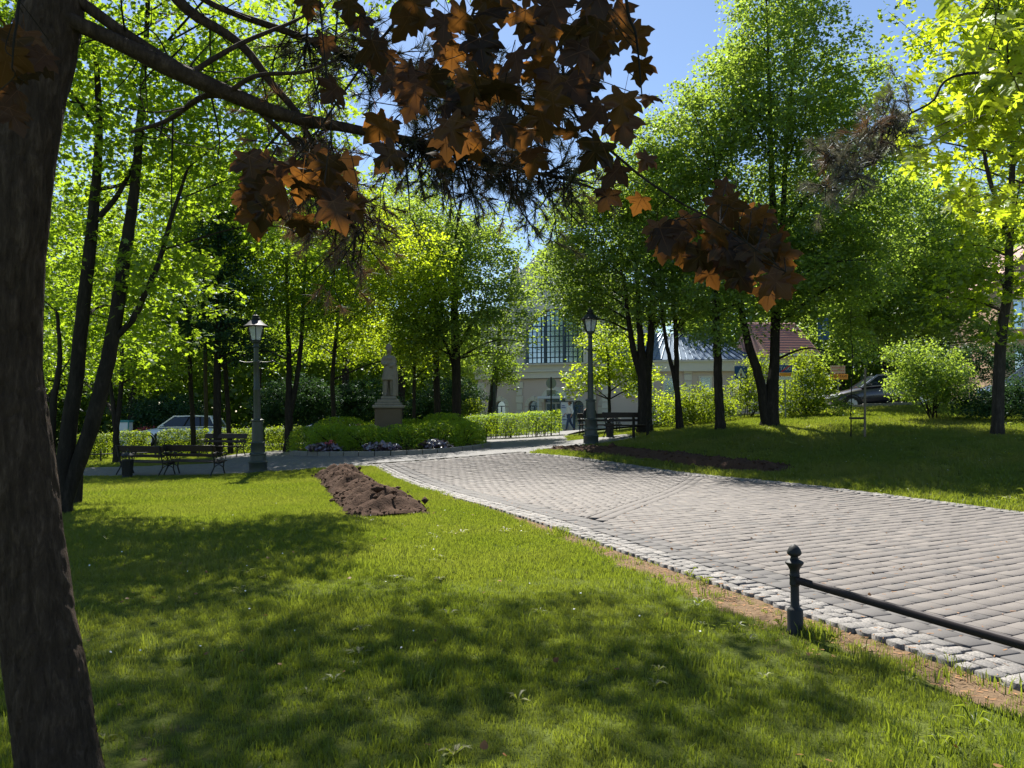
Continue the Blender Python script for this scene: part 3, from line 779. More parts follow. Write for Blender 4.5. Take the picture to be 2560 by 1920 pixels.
# ---- trees along the right of the path ------------------------------------------------------
G_R = 'lime trees on the grass bank right of the path'
tree('young_tree', 'small bright green tree behind the right lamp', 34, [[(1522, 1078, 13), (1523, 960, 12), (1518, 880, 9), (1515, 800, 5)]],
    [(1520, 930, 95, 42, 0, 1.5), (1450, 950, 55, 40, -.3, 1.1), (1590, 940, 70, 50, 0, 1.2), (1530, 850, 90, 60, 0, 1.5)], 'leaf_bright', 'bark_dark', .14, 'kite', 3.2, .42, 26, 32, 14)
tree('lime_tree', 'stout lime dividing into three stems right of the lamp', 28, [[(1612, 1085, 62), (1612, 1000, 54), (1611, 930, 54), (1603, 870, 30), (1596, 760, 20), (1590, 640, 10)], [(1605, 945, 32), (1585, 880, 25), (1572, 800, 19), (1560, 690, 11)], [(1618, 945, 34), (1627, 850, 28), (1632, 730, 20), (1645, 590, 12)]],
    [(1540, 620, 170, 120, 0, 2.8), (1560, 500, 120, 90, .3, 2.2), (1440, 690, 120, 100, 1.6, 2.2), (1620, 500, 130, 110, 0, 2.5), (1520, 770, 130, 72, 1.6, 2.2), (1660, 770, 110, 60, 1.2, 2), (1420, 580, 90, 90, 0, 2), (1425, 770, 40, 45, 1.6, 1.4, .8), (1480, 500, 90, 70, .5, 2)],
    'leaf_lime', 'bark_dark', .12, 'kite', 4.2, .45, 30, 33, 26, G_R)
tree('lime_tree', 'slim lime forking low beside the stout three-stemmed lime', 27, [[(1700, 1078, 30), (1697, 1030, 28), (1693, 980, 22), (1690, 850, 19), (1682, 720, 14), (1680, 600, 8)], [(1697, 1010, 20), (1683, 930, 18), (1666, 860, 15), (1654, 760, 12), (1650, 640, 7)]],
    [(1690, 640, 120, 110, -.5, 2.2), (1640, 730, 110, 70, -.8, 1.8), (1740, 780, 90, 60, -1, 1.6, .8)], 'leaf_lime', 'bark_dark', .12, 'kite', 4.0, .45, 30, 34, 14, G_R)
tree('lime_tree', 'single straight lime trunk near the double-trunked lime', 24.5, [[(1803, 1080, 42), (1797, 1000, 36), (1794, 900, 33), (1790, 780, 30), (1786, 620, 22), (1790, 430, 12)]],
    [(1760, 560, 130, 130, .5, 2.4), (1820, 240, 110, 120, .5, 2.2), (1610, 370, 100, 90, 1, 2), (1740, 380, 120, 120, .5, 2.4), (1680, 460, 100, 100, 1, 2), (1830, 720, 130, 80, -.8, 2), (1800, 830, 90, 40, -1, 1.5, .7), (1720, 270, 70, 60, .5, 1.5)], 'leaf_lime', 'bark_dark', .12, 'kite', 4.1, .45, 30, 35, 20, G_R)
tree('lime_tree', 'tallest lime with two trunks from one base on the right bank', 25, [
    [(1925, 1074, 72), (1928, 1010, 60), (1936, 900, 40), (1940, 760, 38), (1936, 600, 34), (1930, 450, 25), (1925, 300, 18), (1920, 130, 11), (1915, -60, 6)],
    [(1918, 1050, 46), (1900, 950, 38), (1874, 870, 33), (1855, 780, 25), (1843, 660, 15)], [(1942, 660, 26), (1956, 560, 24), (1962, 420, 19), (1975, 250, 14), (1992, 70, 8)], [(1945, 590, 24), (2010, 500, 20), (2075, 450, 15), (2140, 420, 8)]],
    [(1970, 150, 160, 160, 0, 3), (1890, 320, 160, 130, -.5, 2.8), (2080, 330, 150, 110, -.5, 2.6), (1980, 460, 180, 90, .5, 2.6), (2120, 220, 100, 90, 0, 2), (1950, -60, 150, 120, 0, 2.8), (2060, 560, 150, 90, -.5, 2.4), (1980, 700, 160, 80, -1, 2.2), (2110, 690, 140, 80, -.5, 2.2), (1860, 120, 60, 110, .5, 1.6, .8), (2200, 380, 90, 80, 0, 2), (2010, 640, 170, 90, .8, 2.6), (2160, 560, 130, 110, .5, 2.4), (1900, 620, 120, 90, -.5, 2), (1990, 780, 70, 40, -.5, 1.4), (2115, 850, 60, 60, -.3, 1.3)],
    'leaf_lime', 'bark_dark', .12, 'kite', 4.1, .45, 30, 36, 34, G_R)
tree('lime_tree', 'dark bushy lime low behind the road signs and dark car', 33, [[(2215, 1030, 30), (2215, 900, 26), (2225, 740, 18), (2235, 600, 9)]],
    [(2240, 640, 180, 110, 0, 3), (2150, 780, 150, 80, -.5, 2.4), (2330, 730, 150, 90, 0, 2.6), (2230, 800, 130, 75, -1, 2.2), (2390, 810, 120, 70, -.5, 2.2), (2140, 720, 110, 70, -1.5, 2), (2400, 600, 130, 110, .5, 2.4), (2260, 500, 130, 90, .5, 2.4)], 'leaf_lime', 'bark_dark', .15, 'kite', 4.4, .5, 30, 37, 20, G_R)
tree('maple_tree', 'sunlit yellow-green maple with a slanting trunk at the right edge', 21, [
    [(2488, 925, 46), (2502, 850, 40), (2520, 720, 33), (2526, 560, 27), (2532, 400, 21), (2542, 280, 16), (2556, 130, 9)], [(2524, 610, 20), (2490, 500, 18), (2467, 420, 15), (2455, 330, 11), (2440, 200, 6)]],
    [(2480, 560, 110, 90, 0, 1.9), (2420, 680, 90, 70, -.4, 1.5), (2540, 720, 90, 90, 0, 1.6), (2500, 330, 110, 100, .5, 1.8, .8), (2380, 760, 70, 40, .5, 1.2, .8), (2600, 450, 110, 180, 0, 2), (2400, 120, 130, 110, 1, 1.8, .6), (2300, 60, 90, 70, 1, 1.4, .5), (2520, 840, 60, 40, 0, 1, .7)],
    'leaf_bright', 'bark', .14, 'maple', 2.4, .42, 18, 38, 22)

tree('lime_tree', 'unseen lime added outside the right edge so its crown shades the bank', 20, [[(2760, 1080, 60), (2765, 900, 50), (2760, 600, 40), (2750, 200, 24), (2740, -200, 10)]],  # out-of-view tree added to throw shade on the right lawn
    [(2740, 150, 330, 330, 0, 3.4), (2700, -250, 300, 250, 0, 3.2), (2560, -60, 170, 150, 1.5, 2.2, .4), (2400, -220, 170, 150, 2, 2.4, .5)], 'leaf_lime', 'bark_dark', .14, 'kite', 1.4, .5, 30, 39, 16, G_R)

# ---- more distant trees, each with its own crown --------------------------------------------
far = [
    ('tall dark tree rising behind the station gap on the left', 52, 1000, 560, 150, 190, 'leaf_lime', 1095), ('broad tree behind the left lamp, far side of the street', 50, 640, 560, 190, 200, 'leaf_maple', 1090),
    ('dark tree behind the white booth across the street', 50, 330, 620, 200, 220, 'leaf_lime', 1092), ('broad tree at the far left across the street', 47, 80, 640, 220, 240, 'leaf_maple', 1092),
    ('tree behind the round clipped bushes', 48, 860, 700, 150, 130, 'leaf_maple', 1085), ('tree behind the blue-roofed annex', 62, 1700, 560, 170, 140, 'leaf_lime', 1000),
    ('dark tree behind the red-tiled house', 60, 2100, 560, 220, 190, 'leaf_dark', 980), ('dark tree behind the peach house', 58, 2420, 560, 200, 170, 'leaf_lime', 960), ('tree at far right behind the parked cars', 46, 2660, 640, 180, 190, 'leaf_lime', 960)]
for i, (lb, Y, cx, cy, rx, ry, lm, by) in enumerate(far):
    tree('park_tree', lb, Y, [[(cx, by, 34), (cx + 5, (by + cy) / 2, 26), (cx, cy - ry * .3, 12)]],
         [(cx, cy, rx, ry, 0, rx * Y / FPX), (cx - rx * .5, cy + ry * .6, rx * .6, ry * .5, -1, 3), (cx + rx * .55, cy + ry * .5, rx * .6, ry * .55, -1, 3)], lm, 'bark_dark', .24, 'kite', 2.6, .8, 26, 60 + i, 10, 'distant trees beyond the park')

# ---- shrubs --------------------------------------------------------------------------------------
def shrub(label, Y, px, py, blobs, mat, size=.08, lai=3.6, seed=1, nst=7, per=24, rc=.28, name='shrub', cat='shrub', tpl='kite', group=None, bark='bark_dark'):
    r = np.random.default_rng(seed); s = px2m(Y); base = at(px, py, Y); base[2] = float(ground_z(base[0], base[1]))
    root = thing(name, label, cat, base, 0, group); cs = []
    for b in blobs:
        c = at(b[0], b[1], Y + b[4]); R3 = np.array([b[2] * s, b[5], b[3] * s]); n = max(4, int(lai * math.pi * R3[0] * R3[2] / (.36 * size * size) / per)); cs.append(ell_points(c, R3, n, r, .4))
    cs = np.vstack(cs); cs = cs[cs[:, 2] > base[2] + .06]
    mb = MB()
    for k in range(nst):
        tg = cs[r.integers(len(cs))] - base; st = np.r_[r.normal(0, .08, 2), -.05]
        P = smooth_line([st, st * .4 + tg * .45 + (0, 0, .05), tg], 5); mb.tube(P, np.linspace(.022, .006, len(P)), 5)
    mb.build('stems', M[bark], root, True, kind='stuff')
    P, N, sz, tn = sprays(cs, per, rc, size, r, .5, .2, .75)
    V, F, T = leaf_arrays(P - base, N, sz, LEAF[tpl], r, tn); link('foliage', mesh_np('foliage', V, [F], M[mat], False, T), root)
    return root
G_S = 'shrubs along the road on the right'
shrub('bright shrub behind the slim forked lime', 29.5, 1740, 1062, [(1740, 1010, 62, 52, 0, .9), (1690, 1035, 50, 35, -.2, .7), (1790, 1020, 50, 45, .3, .8)], 'leaf_hedge', .09, 3.6, 71, group=G_S)
shrub('yellow-tipped shrub in front of the blue-roofed annex', 31, 1660, 1068, [(1655, 1025, 40, 48, 0, .7)], 'leaf_bright', .09, 3.2, 72, group=G_S)
shrub('sunlit shrub between the lime trunks below the road signs', 29, 2020, 1050, [(2020, 960, 70, 60, 0, .9), (1990, 1010, 70, 45, -.3, .8), (2042, 1026, 36, 32, .1, .6), (2005, 905, 50, 35, .5, .7)], 'leaf_hedge', .09, 3.4, 73, group=G_S)
shrub('shrub with pale leaves behind the double-trunked lime', 31, 1870, 1045, [(1870, 985, 60, 50, 0, .9), (1900, 925, 55, 45, .6, .8)], 'leaf_hedge', .09, 3.2, 74, group=G_S)
shrub('large round shrub in front of the dark car', 25.5, 2330, 1050, [(2330, 930, 95, 75, 0, 1.1), (2282, 960, 66, 60, -.3, .8), (2375, 970, 60, 65, .1, .8), (2262, 888, 50, 35, 0, .6)], 'leaf_lime', .085, 3.6, 75, 11, group=G_S)
shrub('dark shrub at the right edge in front of the parked cars', 24.5, 2500, 1050, [(2500, 1000, 80, 45, 0, .9), (2570, 985, 70, 60, 0, .9), (2440, 1010, 40, 35, 0, .6)], 'leaf_dark', .085, 3.4, 76, group=G_S)
shrub('low shrub by the dark car front bumper', 27.5, 2085, 1052, [(2105, 1034, 28, 20, 0, .4)], 'leaf_bright', .08, 3.0, 77, 5, group=G_S)
shrub('dark clipped hedge bush far right under the peach house', 36, 2480, 940, [(2480, 900, 130, 50, 0, 1.2), (2330, 880, 90, 40, .5, 1)], 'leaf_dark', .12, 3.6, 78, group=G_S)
G_B = 'round dark clipped bushes across the lawn'
shrub('large dark clipped ball bush right of the left lamp', 38, 745, 1078, [(745, 1005, 92, 72, 0, 1.7), (690, 1010, 60, 55, 0, 1.1), (800, 1010, 55, 60, 0, 1.1)], 'leaf_dark', .11, 5, 81, 6, group=G_B)
shrub('dark clipped bush behind the statue pedestal', 40, 910, 1070, [(915, 1005, 85, 60, 0, 1.6), (860, 1010, 50, 50, 0, 1)], 'leaf_dark', .11, 5, 82, 6, group=G_B)
shrub('dark bush behind the white booth and benches', 44, 440, 1085, [(430, 1035, 90, 50, 0, 1.6), (360, 1030, 60, 40, 1, 1)], 'leaf_dark', .12, 4.6, 83, 6, group=G_B)
shrub('dark bush behind the thin tree right of the statue', 41, 1120, 1065, [(1130, 1000, 90, 60, 0, 1.5), (1060, 1020, 60, 45, 0, 1.2)], 'leaf_dark', .11, 4.6, 84, 6, group=G_B)
shrub('pale green shrub by the left station corner', 40, 1180, 1060, [(1180, 1028, 32, 32, 0, .6)], 'leaf_hedge', .09, 3.4, 85, 5)
shrub('low red-leaved dome bush in front of the white car', 41.5, 360, 1092, [(360, 1080, 20, 12, 0, .4)], 'petal_red', .07, 5, 86, 3)
shrub('rounded red-leaved bush left of the statue', 42, 878, 1082, [(878, 1070, 18, 15, 0, .35)], 'petal_red', .07, 5, 87, 3)

# ---- hedges ------------------------------------------------------------------------------------------
def hedge(label, p0, p1, wd, ht, mat, seed, group=None, size=.055, dens=1.0, low=.06, n_stems=8):
    r = np.random.default_rng(seed); p0, p1 = np.array(p0, float), np.array(p1, float); L = np.linalg.norm(p1 - p0); d = (p1 - p0) / L; nrm = np.array([-d[1], d[0]])
    c = (p0 + p1) / 2; base = np.array([c[0], c[1], float(ground_z(*c))]); root = thing('hedge', label, 'hedge', base, 0, group)
    n = int(L * ht * 5200 * dens * (.055 / size) ** 2 * .62); a = r.uniform(0, L, n)
    face = r.random(n); q = r.uniform(-1, 1, n); hgt = r.uniform(low, 1, n)
    q = np.where(face < .38, np.sign(q) * (1 - .35 * r.random(n) ** 2), q); hgt = np.where((face > .38) & (face < .68), 1 - .16 * r.random(n) ** 2, hgt)
    bul = 1 + .16 * (fbm(a, hgt * 3, 1.7, seed) - .5) * 2; topn = 1 + .12 * (fbm(a, q * .3 + 9, 2.1, seed + 3) - .5) * 2
    x = p0[0] + d[0] * a + nrm[0] * q * wd / 2 * bul; y = p0[1] + d[1] * a + nrm[1] * q * wd / 2 * bul
    z = ground_z(x, y) + hgt * ht * topn + r.exponential(.03, n) * (hgt > .9)
    P = np.stack([x, y, z], 1) - base; N = np.stack([nrm[0] * q, nrm[1] * q, .6 + hgt], 1) + r.normal(0, .7, (n, 3))
    V, F, T = leaf_arrays(P, N, size * r.uniform(.7, 1.4, n), KITE, r)
    link('foliage', mesh_np('foliage', V, [F], M[mat], False, T), root)
    mb = MB()
    for k in range(int(n_stems * L / 2) + 2):
        a_ = r.uniform(.05, L - .05); b_ = r.uniform(-.3, .3) * wd; X, Y = p0 + d * a_ + nrm * b_; zz = float(ground_z(X, Y)) - base[2]
        mb.tube([(X - base[0], Y - base[1], zz - .05), (X - base[0] + r.normal(0, .06), Y - base[1] + r.normal(0, .06), zz + ht * .5), (X - base[0] + r.normal(0, .12), Y - base[1] + r.normal(0, .1), zz + ht * .85)], [.016, .012, .006], 5)
    mb.build('stems', M['bark_dark'], root, kind='stuff')
    return root
def gp(px, Y): return ((px - 1280) / FPX * Y, Y)
G_H = 'clipped hedge lengths along the park paths'
hedge('clipped hedge length behind the left lawn rail', gp(186, 30.0), gp(278, 30.2), .7, .98, 'leaf_hedge', 201, G_H)
hedge('clipped hedge length ending at the white car front', gp(296, 30.2), gp(374, 30.4), .7, 1.0, 'leaf_hedge', 202, G_H)
hedge('clipped hedge length in front of the white car', gp(397, 30.6), gp(520, 31), .7, 1.0, 'leaf_hedge', 203, G_H)
hedge('thin clipped hedge between spruce and left lamp', gp(530, 31), gp(632, 31.4), .7, .95, 'leaf_hedge', 204, G_H, dens=.7)
hedge('clipped hedge right of the left lamp', gp(664, 31.5), gp(760, 32), .7, .95, 'leaf_hedge', 205, G_H, dens=.8)
hedge('open-stemmed clipped hedge right of the flower bed', gp(1165, 38), gp(1398, 36.2), .9, 1.12, 'leaf_juniper', 206, G_H, .06, .75, .12, 20)
# ================================================================== NEAR FOLIAGE
# ---- foreground pine: trunk at the left edge, long branch reaching right -----------------------
r = np.random.default_rng(401)
Yp = 3.2; sp = px2m(Yp)
base = at(150, 2010, Yp); base[2] = float(ground_z(base[0], base[1]))
pine = thing('pine_tree', 'big foreground pine with scaly trunk along the left edge of the lawn', 'tree', base)
def px_line(pts, Y0=None):
    """(px,py,width px,Y) -> smooth world line with radii"""
    Q = np.array([np.r_[at(q[0], q[1], q[3]), q[2] * q[3] / FPX / 2] for q in pts]); return smooth_line(Q, 7)
C = px_line([(168, 2080, 225, 3.2), (150, 1920, 182, 3.2), (118, 1700, 172, 3.2), (92, 1540, 164, 3.2), (60, 1276, 160, 3.2), (34, 1040, 158, 3.2), (18, 900, 158, 3.2), (25, 640, 154, 3.2), (48, 400, 152, 3.22), (98, 174, 148, 3.26), (131, 0, 138, 3.3), (140, -150, 132, 3.4), (120, -450, 150, 3.5), (130, -900, 120, 3.6), (150, -1500, 80, 3.7)])
C[0, 2] = base[2] - .15
C = smooth_line(C[::3], 14); NS = 72
V, F = tube_arrays(C[:, :3] - base, C[:, 3], NS, True); V = np.array(V)
ax = np.repeat(C[:, :3] - base, NS, 0); dd = V - ax; ang = np.tile(2 * np.pi * np.arange(NS) / NS, len(C))
q1 = fbm(V[:, 0] * 30 + V[:, 2] * 4.5 + 40, V[:, 1] * 30 - V[:, 2] * 3.5 + 40, 1, 12, 2); q2 = fbm(V[:, 0] * 17 - V[:, 2] * 5 + 60, V[:, 1] * 17 + V[:, 2] * 6 + 60, 1, 18, 2); q3 = fbm(V[:, 0] * 3 + V[:, 2] + 9, V[:, 1] * 3 + V[:, 2] * .7 + 9, 1, 13)
V = ax + dd * (1 + .13 * np.minimum(np.abs(q1 - .5) * 5, .5) + .09 * np.minimum(np.abs(q2 - .5) * 5, .5) + .22 * (q3 - .5) - .08)[:, None]
mb = MB(); mb.add(V, F); mb.build('trunk', M['bark_pine'], pine, True)
needle_V, needle_T = [], []
dry_V, dry_T = [], []
def tuft(p, d, L, n, dry=False, spread=.9):
    d = d / np.linalg.norm(d); D = r.normal(0, spread, (n, 3)) * .6 + d; D /= np.linalg.norm(D, axis=1)[:, None]
    p0 = p + d * r.uniform(-.05, .03, n)[:, None]; Ls = L * r.uniform(.6, 1.1, n); tip = p0 + D * Ls[:, None] + np.c_[np.zeros((n, 2)), -.1 * Ls]
    s_ = np.cross(D, r.normal(size=(n, 3))); s_ /= np.linalg.norm(s_, axis=1)[:, None]; w_ = .0019
    V = np.stack([p0 - s_ * w_, p0 + s_ * w_, tip], 1).reshape(-1, 3)
    (dry_V if dry else needle_V).append(V); (dry_T if dry else needle_T).append(np.repeat(r.random(n), 3))
def twiggy(root_line, n, L, droop, rngs, dry, name_mb, tl=.085, nn=46):
    """short side twigs with needle tufts along the outer part of a branch line"""
    for _ in range(n):
        i = int(r.uniform(*rngs) * (len(root_line) - 1)); p = root_line[i, :3]; dr = root_line[min(i + 1, len(root_line) - 1), :3] - root_line[max(i - 1, 0), :3]; dr /= np.linalg.norm(dr)
        side = r.normal(0, .75, 3) + dr * .6 + (0, 0, -droop); side /= np.linalg.norm(side); l_ = L * r.uniform(.4, 1.2)
        mid = p + side * l_ * .5 + r.normal(0, .04, 3); end = p + side * l_ + (0, 0, -droop * l_ * .3) + r.normal(0, .05, 3)
        P = smooth_line([p, mid, end], 4); name_mb.tube(P - base, np.linspace(.006, .0025, len(P)), 4, False)
        for q in range(int(r.integers(2, 5))):
            j = int(r.integers(3, len(P))); sd_ = end - mid + r.normal(0, .12, 3)
            e2 = P[j] + sd_ / np.linalg.norm(sd_) * r.uniform(.03, .16) + r.normal(0, .04, 3); name_mb.tube([P[j] - base, e2 - base], [.0028, .002], 3, False)
            tuft(e2, e2 - P[j] + (0, 0, -.01), tl, nn, dry)
br = [
    [(150, 40, 40, 3.25), (300, 108, 40, 3.3), (430, 172, 46, 3.35), (600, 245, 38, 3.45), (720, 290, 32, 3.55), (860, 318, 25, 3.7), (990, 345, 21, 3.85), (1075, 362, 20, 3.95), (1200, 400, 13, 4.1), (1330, 430, 9, 4.2), (1440, 452, 6, 4.3)],
    [(170, -20, 30, 3.3), (280, 62, 28, 3.33), (390, 135, 28, 3.38), (450, 170, 26, 3.4), (500, 200, 20, 3.42)],
    [(400, -60, 30, 3.5), (470, 25, 27, 3.55), (600, 110, 22, 3.6), (680, 210, 19, 3.65), (745, 285, 16, 3.7), (775, 345, 12, 3.72), (830, 420, 11, 3.8), (870, 520, 8, 3.85)],
    [(430, -60, 18, 3.8), (540, 15, 15, 3.85), (720, 80, 18, 3.95), (880, 140, 14, 4.1), (1040, 190, 11, 4.2), (1220, 230, 8, 4.3), (1390, 262, 5, 4.4)],
    [(700, 300, 16, 3.55), (640, 270, 13, 3.5), (760, 380, 12, 3.6), (830, 460, 9, 3.7), (900, 600, 6, 3.8)],
    [(560, 235, 20, 3.42), (500, 245, 15, 3.5), (420, 300, 12, 3.7), (330, 330, 8, 3.9)],
    [(480, 180, 14, 3.4), (600, 110, 12, 3.5), (720, 60, 9, 3.7), (760, 40, 6, 3.8)],
    [(560, 240, 15, 3.42), (640, 190, 12, 3.4), (760, 180, 9, 3.5), (840, 150, 6, 3.6)]]
lines = []
for b in br:
    L_ = px_line(b); lines.append(L_); mb = MB(); mb.tube(L_[:, :3] - base, L_[:, 3], 10, True)
    o = mb.build('branch', M['bark_pine'], pine, True)
mb = MB()
twiggy(lines[0], 90, .26, .30, (.58, 1), False, mb); twiggy(lines[3], 130, .28, .22, (.35, 1), False, mb); twiggy(lines[2], 34, .30, .55, (.6, 1), True, mb); twiggy(lines[4], 30, .28, .6, (.4, 1), True, mb)
twiggy(lines[0], 24, .30, .6, (.62, .95), True, mb)
for _ in range(40):                                       # bare dead twigs hanging from the branches
    L_ = lines[int(r.choice([0, 1, 2, 3, 5]))]; i = int(r.uniform(.2, .95) * (len(L_) - 1)); p = L_[i, :3]
    e = p + r.normal(0, .18, 3) + (0, 0, r.uniform(-.25, .1)); P = smooth_line([p, (p + e) / 2 + r.normal(0, .04, 3), e], 4); mb.tube(P - base, np.linspace(.005, .0015, len(P)), 4, False)
mb.build('twigs', M['bark_dark'], pine, kind='stuff')
def needles(name, Vs, Ts, mat, parent, base):
    V = np.vstack(Vs) - base; link(name, mesh_np(name, V, [np.arange(len(V)).reshape(-1, 3)], mat, False, np.concatenate(Ts)), parent, kind='stuff')
needles('needles', needle_V, needle_T, M['needle'], pine, base); needles('needles', dry_V, dry_T, M['needle_dry'], pine, base)
# dead crown higher up the trunk is out of frame
# ---- second pine, its trunk outside the right edge, one bough tip reaching in ---------------------
needle_V, needle_T, dry_V, dry_T = [], [], [], []
M['needle_grey'] = mat_leaf('grey_pine_needle', (.07, .075, .06), (.15, .14, .12), (.12, .11, .06), .3, .06)
b2 = np.array([6.6, 6.2, 0.]); b2[2] = float(ground_z(*b2[:2]))
pine2 = thing('pine_tree', 'pine with a grey needled bough reaching in under the bright oak leaves', 'tree', b2)
mb = MB(); P = smooth_line(np.array([(0, 0, -.1), (.1, .1, 1.5), (.05, .0, 3.5), (.1, 0, 6.5)]), 6); mb.tube(P, np.linspace(.17, .10, len(P)), 14); mb.build('trunk', M['bark_pine'], pine2, True)
base = b2; mb = MB()
tr_top = b2 + (.08, 0, 4.35)
L1 = smooth_line(np.vstack([tr_top, at(2480, 180, 6.0), at(2320, 262, 5.8), at(2190, 325, 5.7), at(2060, 392, 5.6)]), 7)
mb.tube(L1 - b2, np.linspace(.014, .004, len(L1)), 6); L1 = np.c_[L1, np.full(len(L1), .01)]
L2 = smooth_line(np.vstack([L1[20, :3], at(2190, 400, 5.6), at(2120, 430, 5.5), at(2060, 470, 5.5)]), 6); mb.tube(L2 - b2, np.linspace(.012, .004, len(L2)), 5); L2 = np.c_[L2, np.full(len(L2), .01)]
mb.build('branch', M['bark_dark'], pine2, True)
mb = MB(); twiggy(L1, 26, .15, .1, (.58, 1), False, mb, .11, 60); twiggy(L2, 14, .14, .1, (.3, 1), False, mb, .11, 60); twiggy(L1, 8, .15, .1, (.75, 1), True, mb, .11, 50)
mb.build('twigs', M['bark_dark'], pine2, kind='stuff')
needles('needles', needle_V, needle_T, M['needle_grey'] if 'needle_grey' in M else M['needle'], pine2, b2); needles('needles', dry_V, dry_T, M['needle_dry'], pine2, b2)

# ---- purple maple: its limb hangs in from above and behind the camera ------------------------------
r = np.random.default_rng(402)
half = [(0, 0), (.14, -.10), (.34, -.17), (.43, -.12), (.38, .02), (.33, .08), (.47, .13), (.57, .20), (.70, .42), (.52, .41), (.43, .53), (.24, .44), (.27, .62), (.36, .72), (.21, .75), (.14, .88), (0, 1.06)]
out = np.array(half + [(-x, y) for x, y in half[-2:0:-1]])
def big_leaf(seed, curl, fold):
    q = np.random.default_rng(seed); ctr = np.array([0, .30]); mid = ctr + (out - ctr) * .52 + q.normal(0, .012, out.shape)
    O = out + q.normal(0, .014, out.shape); P = np.vstack([ctr, mid, O]); n = len(out)
    z = -curl * (P[:, 0] ** 2 * 1.1 + .35 * (P[:, 1] - .3) ** 2) + fold * np.abs(P[:, 0]) + q.normal(0, .012, len(P)) + .05 * np.sin(P[:, 0] * 7 + seed) * P[:, 1]
    V = np.c_[P, z]; i = np.arange(n); j = (i + 1) % n
    st = np.array([(-.008, 0, 0), (.008, 0, 0), (.03, -.62, -.16), (.018, -.62, -.16)]); o = len(V)
    T = np.clip(.5 + .5 * q.normal(0, .3, len(V)), 0, 1)
    # veins: raised ribs from the leaf foot to the lobe tips
    R = []; RF = []
    for tip in ((0, 1.0), (.66, .41), (-.66, .41), (.40, -.12), (-.40, -.12)):
        tip = np.array(tip); d = tip / np.linalg.norm(tip); nn_ = np.array([-d[1], d[0]]) * .012
        pts = [np.zeros(2) + nn_, np.zeros(2) - nn_, tip * .5 - nn_ * .8, tip * .96, tip * .5 + nn_ * .8]; k0 = o + 4 + len(R)
        for p in pts: R.append((p[0], p[1], -curl * (p[0] ** 2 * 1.1 + .35 * (p[1] - .3) ** 2) + fold * abs(p[0]) + .014 + .05 * math.sin(p[0] * 7 + seed) * p[1]))
        RF += [(k0, k0 + 1, k0 + 2), (k0, k0 + 2, k0 + 4), (k0 + 4, k0 + 2, k0 + 3)]
    V = np.vstack([V, st, np.array(R)]); T = np.concatenate([T, [.9] * 4, [1.0] * len(R)])
    tris = np.vstack([np.stack([np.zeros(n, int), 1 + i, 1 + j], 1), np.array(RF)]); quads = np.vstack([np.stack([1 + i, 1 + n + i, 1 + n + j, 1 + j], 1), [[o, o + 1, o + 2, o + 3]]])
    return mesh_np('leaf', V, [tris, quads], M['leaf_purple'], True, T)
t = NT('purple_maple_leaf'); ti = t.attr('tint'); oi = t.n('ObjectInfo'); rn = oi.outputs['Random']; nz = t.noise(9, 4, .6, t.obj())
c = t.mix(rn, (.022, .011, .008), (.050, .022, .010)); c = t.mix(t.math('MULTIPLY', nz.outputs[0], .6), c, (.028, .028, .010))
d = t.n('BsdfDiffuse'); t.l(t.mix(t.math('GREATER_THAN', ti, .97), c, (.14, .07, .03)), d.inputs[0])
tr = t.n('BsdfTranslucent'); t.l(t.mix(rn, (.055, .026, .008), (.27, .105, .016)), tr.inputs[0])
mx = t.n('MixShader'); mx.inputs[0].default_value = .38; t.l(d.outputs[0], mx.inputs[1]); t.l(tr.outputs[0], mx.inputs[2])
gl = t.n('BsdfGlossy'); gl.inputs['Roughness'].default_value = .42; m2 = t.n('MixShader'); m2.inputs[0].default_value = .018; t.l(mx.outputs[0], m2.inputs[1]); t.l(gl.outputs[0], m2.inputs[2]); t.l(m2.outputs[0], t.out.inputs[0]); M['leaf_purple'] = t.m
LV = [big_leaf(500 + k, .25 + .25 * k / 7, .18 * (k % 3)) for k in range(8)]
pb = np.array([.9, -2.8, 0.]); pb[2] = float(ground_z(*pb[:2]))
pm = thing('purple_maple_tree', 'maple whose dark red-brown leaves hang down close in front across the top', 'tree', pb)
mb = MB(); P = smooth_line(np.array([(0, 0, -.1), (.05, .1, 1.6), (0, .1, 3.2), (-.1, .3, 5.5), (0, .3, 8)]), 6); mb.tube(P, np.linspace(.2, .08, len(P)), 16); mb.build('trunk', M['bark'], pm, True)
top = at(1290, -160, 2.75)
limb = smooth_line(np.vstack([pb + (-.05, .15, 4.0), pb + (.0, 1.8, 4.6), np.array([.45, .9, 4.3]), np.array([.25, 2.0, 3.75]), top]), 8)
mb = MB(); mb.tube(limb - pb, np.linspace(.06, .014, len(limb)), 10); mb.build('branch', M['bark'], pm, True)
tw = [
    [top, at(1180, 40, 2.7), at(1215, 150, 2.65), at(1260, 300, 2.6)], [top, at(1385, -20, 2.7), at(1425, 260, 2.6), at(1560, 405, 2.55), at(1690, 500, 2.5), at(1800, 560, 2.5), at(1965, 680, 2.5)],
    [top, at(1080, -40, 2.8), at(960, 90, 2.85), at(860, 230, 2.9), at(760, 370, 2.95), at(650, 470, 3.0)], [limb[-9], at(1560, -60, 2.4), at(1590, 90, 2.4), at(1605, 240, 2.4)],
    [limb[-14], at(300, -260, 2.2), at(80, -60, 2.15), at(40, 70, 2.1), at(30, 170, 2.1)], [limb[-12], at(820, -150, 2.6), at(800, -20, 2.6), at(815, 180, 2.6)]]
twl = []
for T_ in tw:
    L_ = smooth_line(np.vstack(T_), 7); twl.append(L_); mb = MB(); mb.tube(L_ - pb, np.linspace(.0075, .002, len(L_)), 6); mb.build('twig', M['bark_dark'], pm, True)
allt = np.vstack(twl)
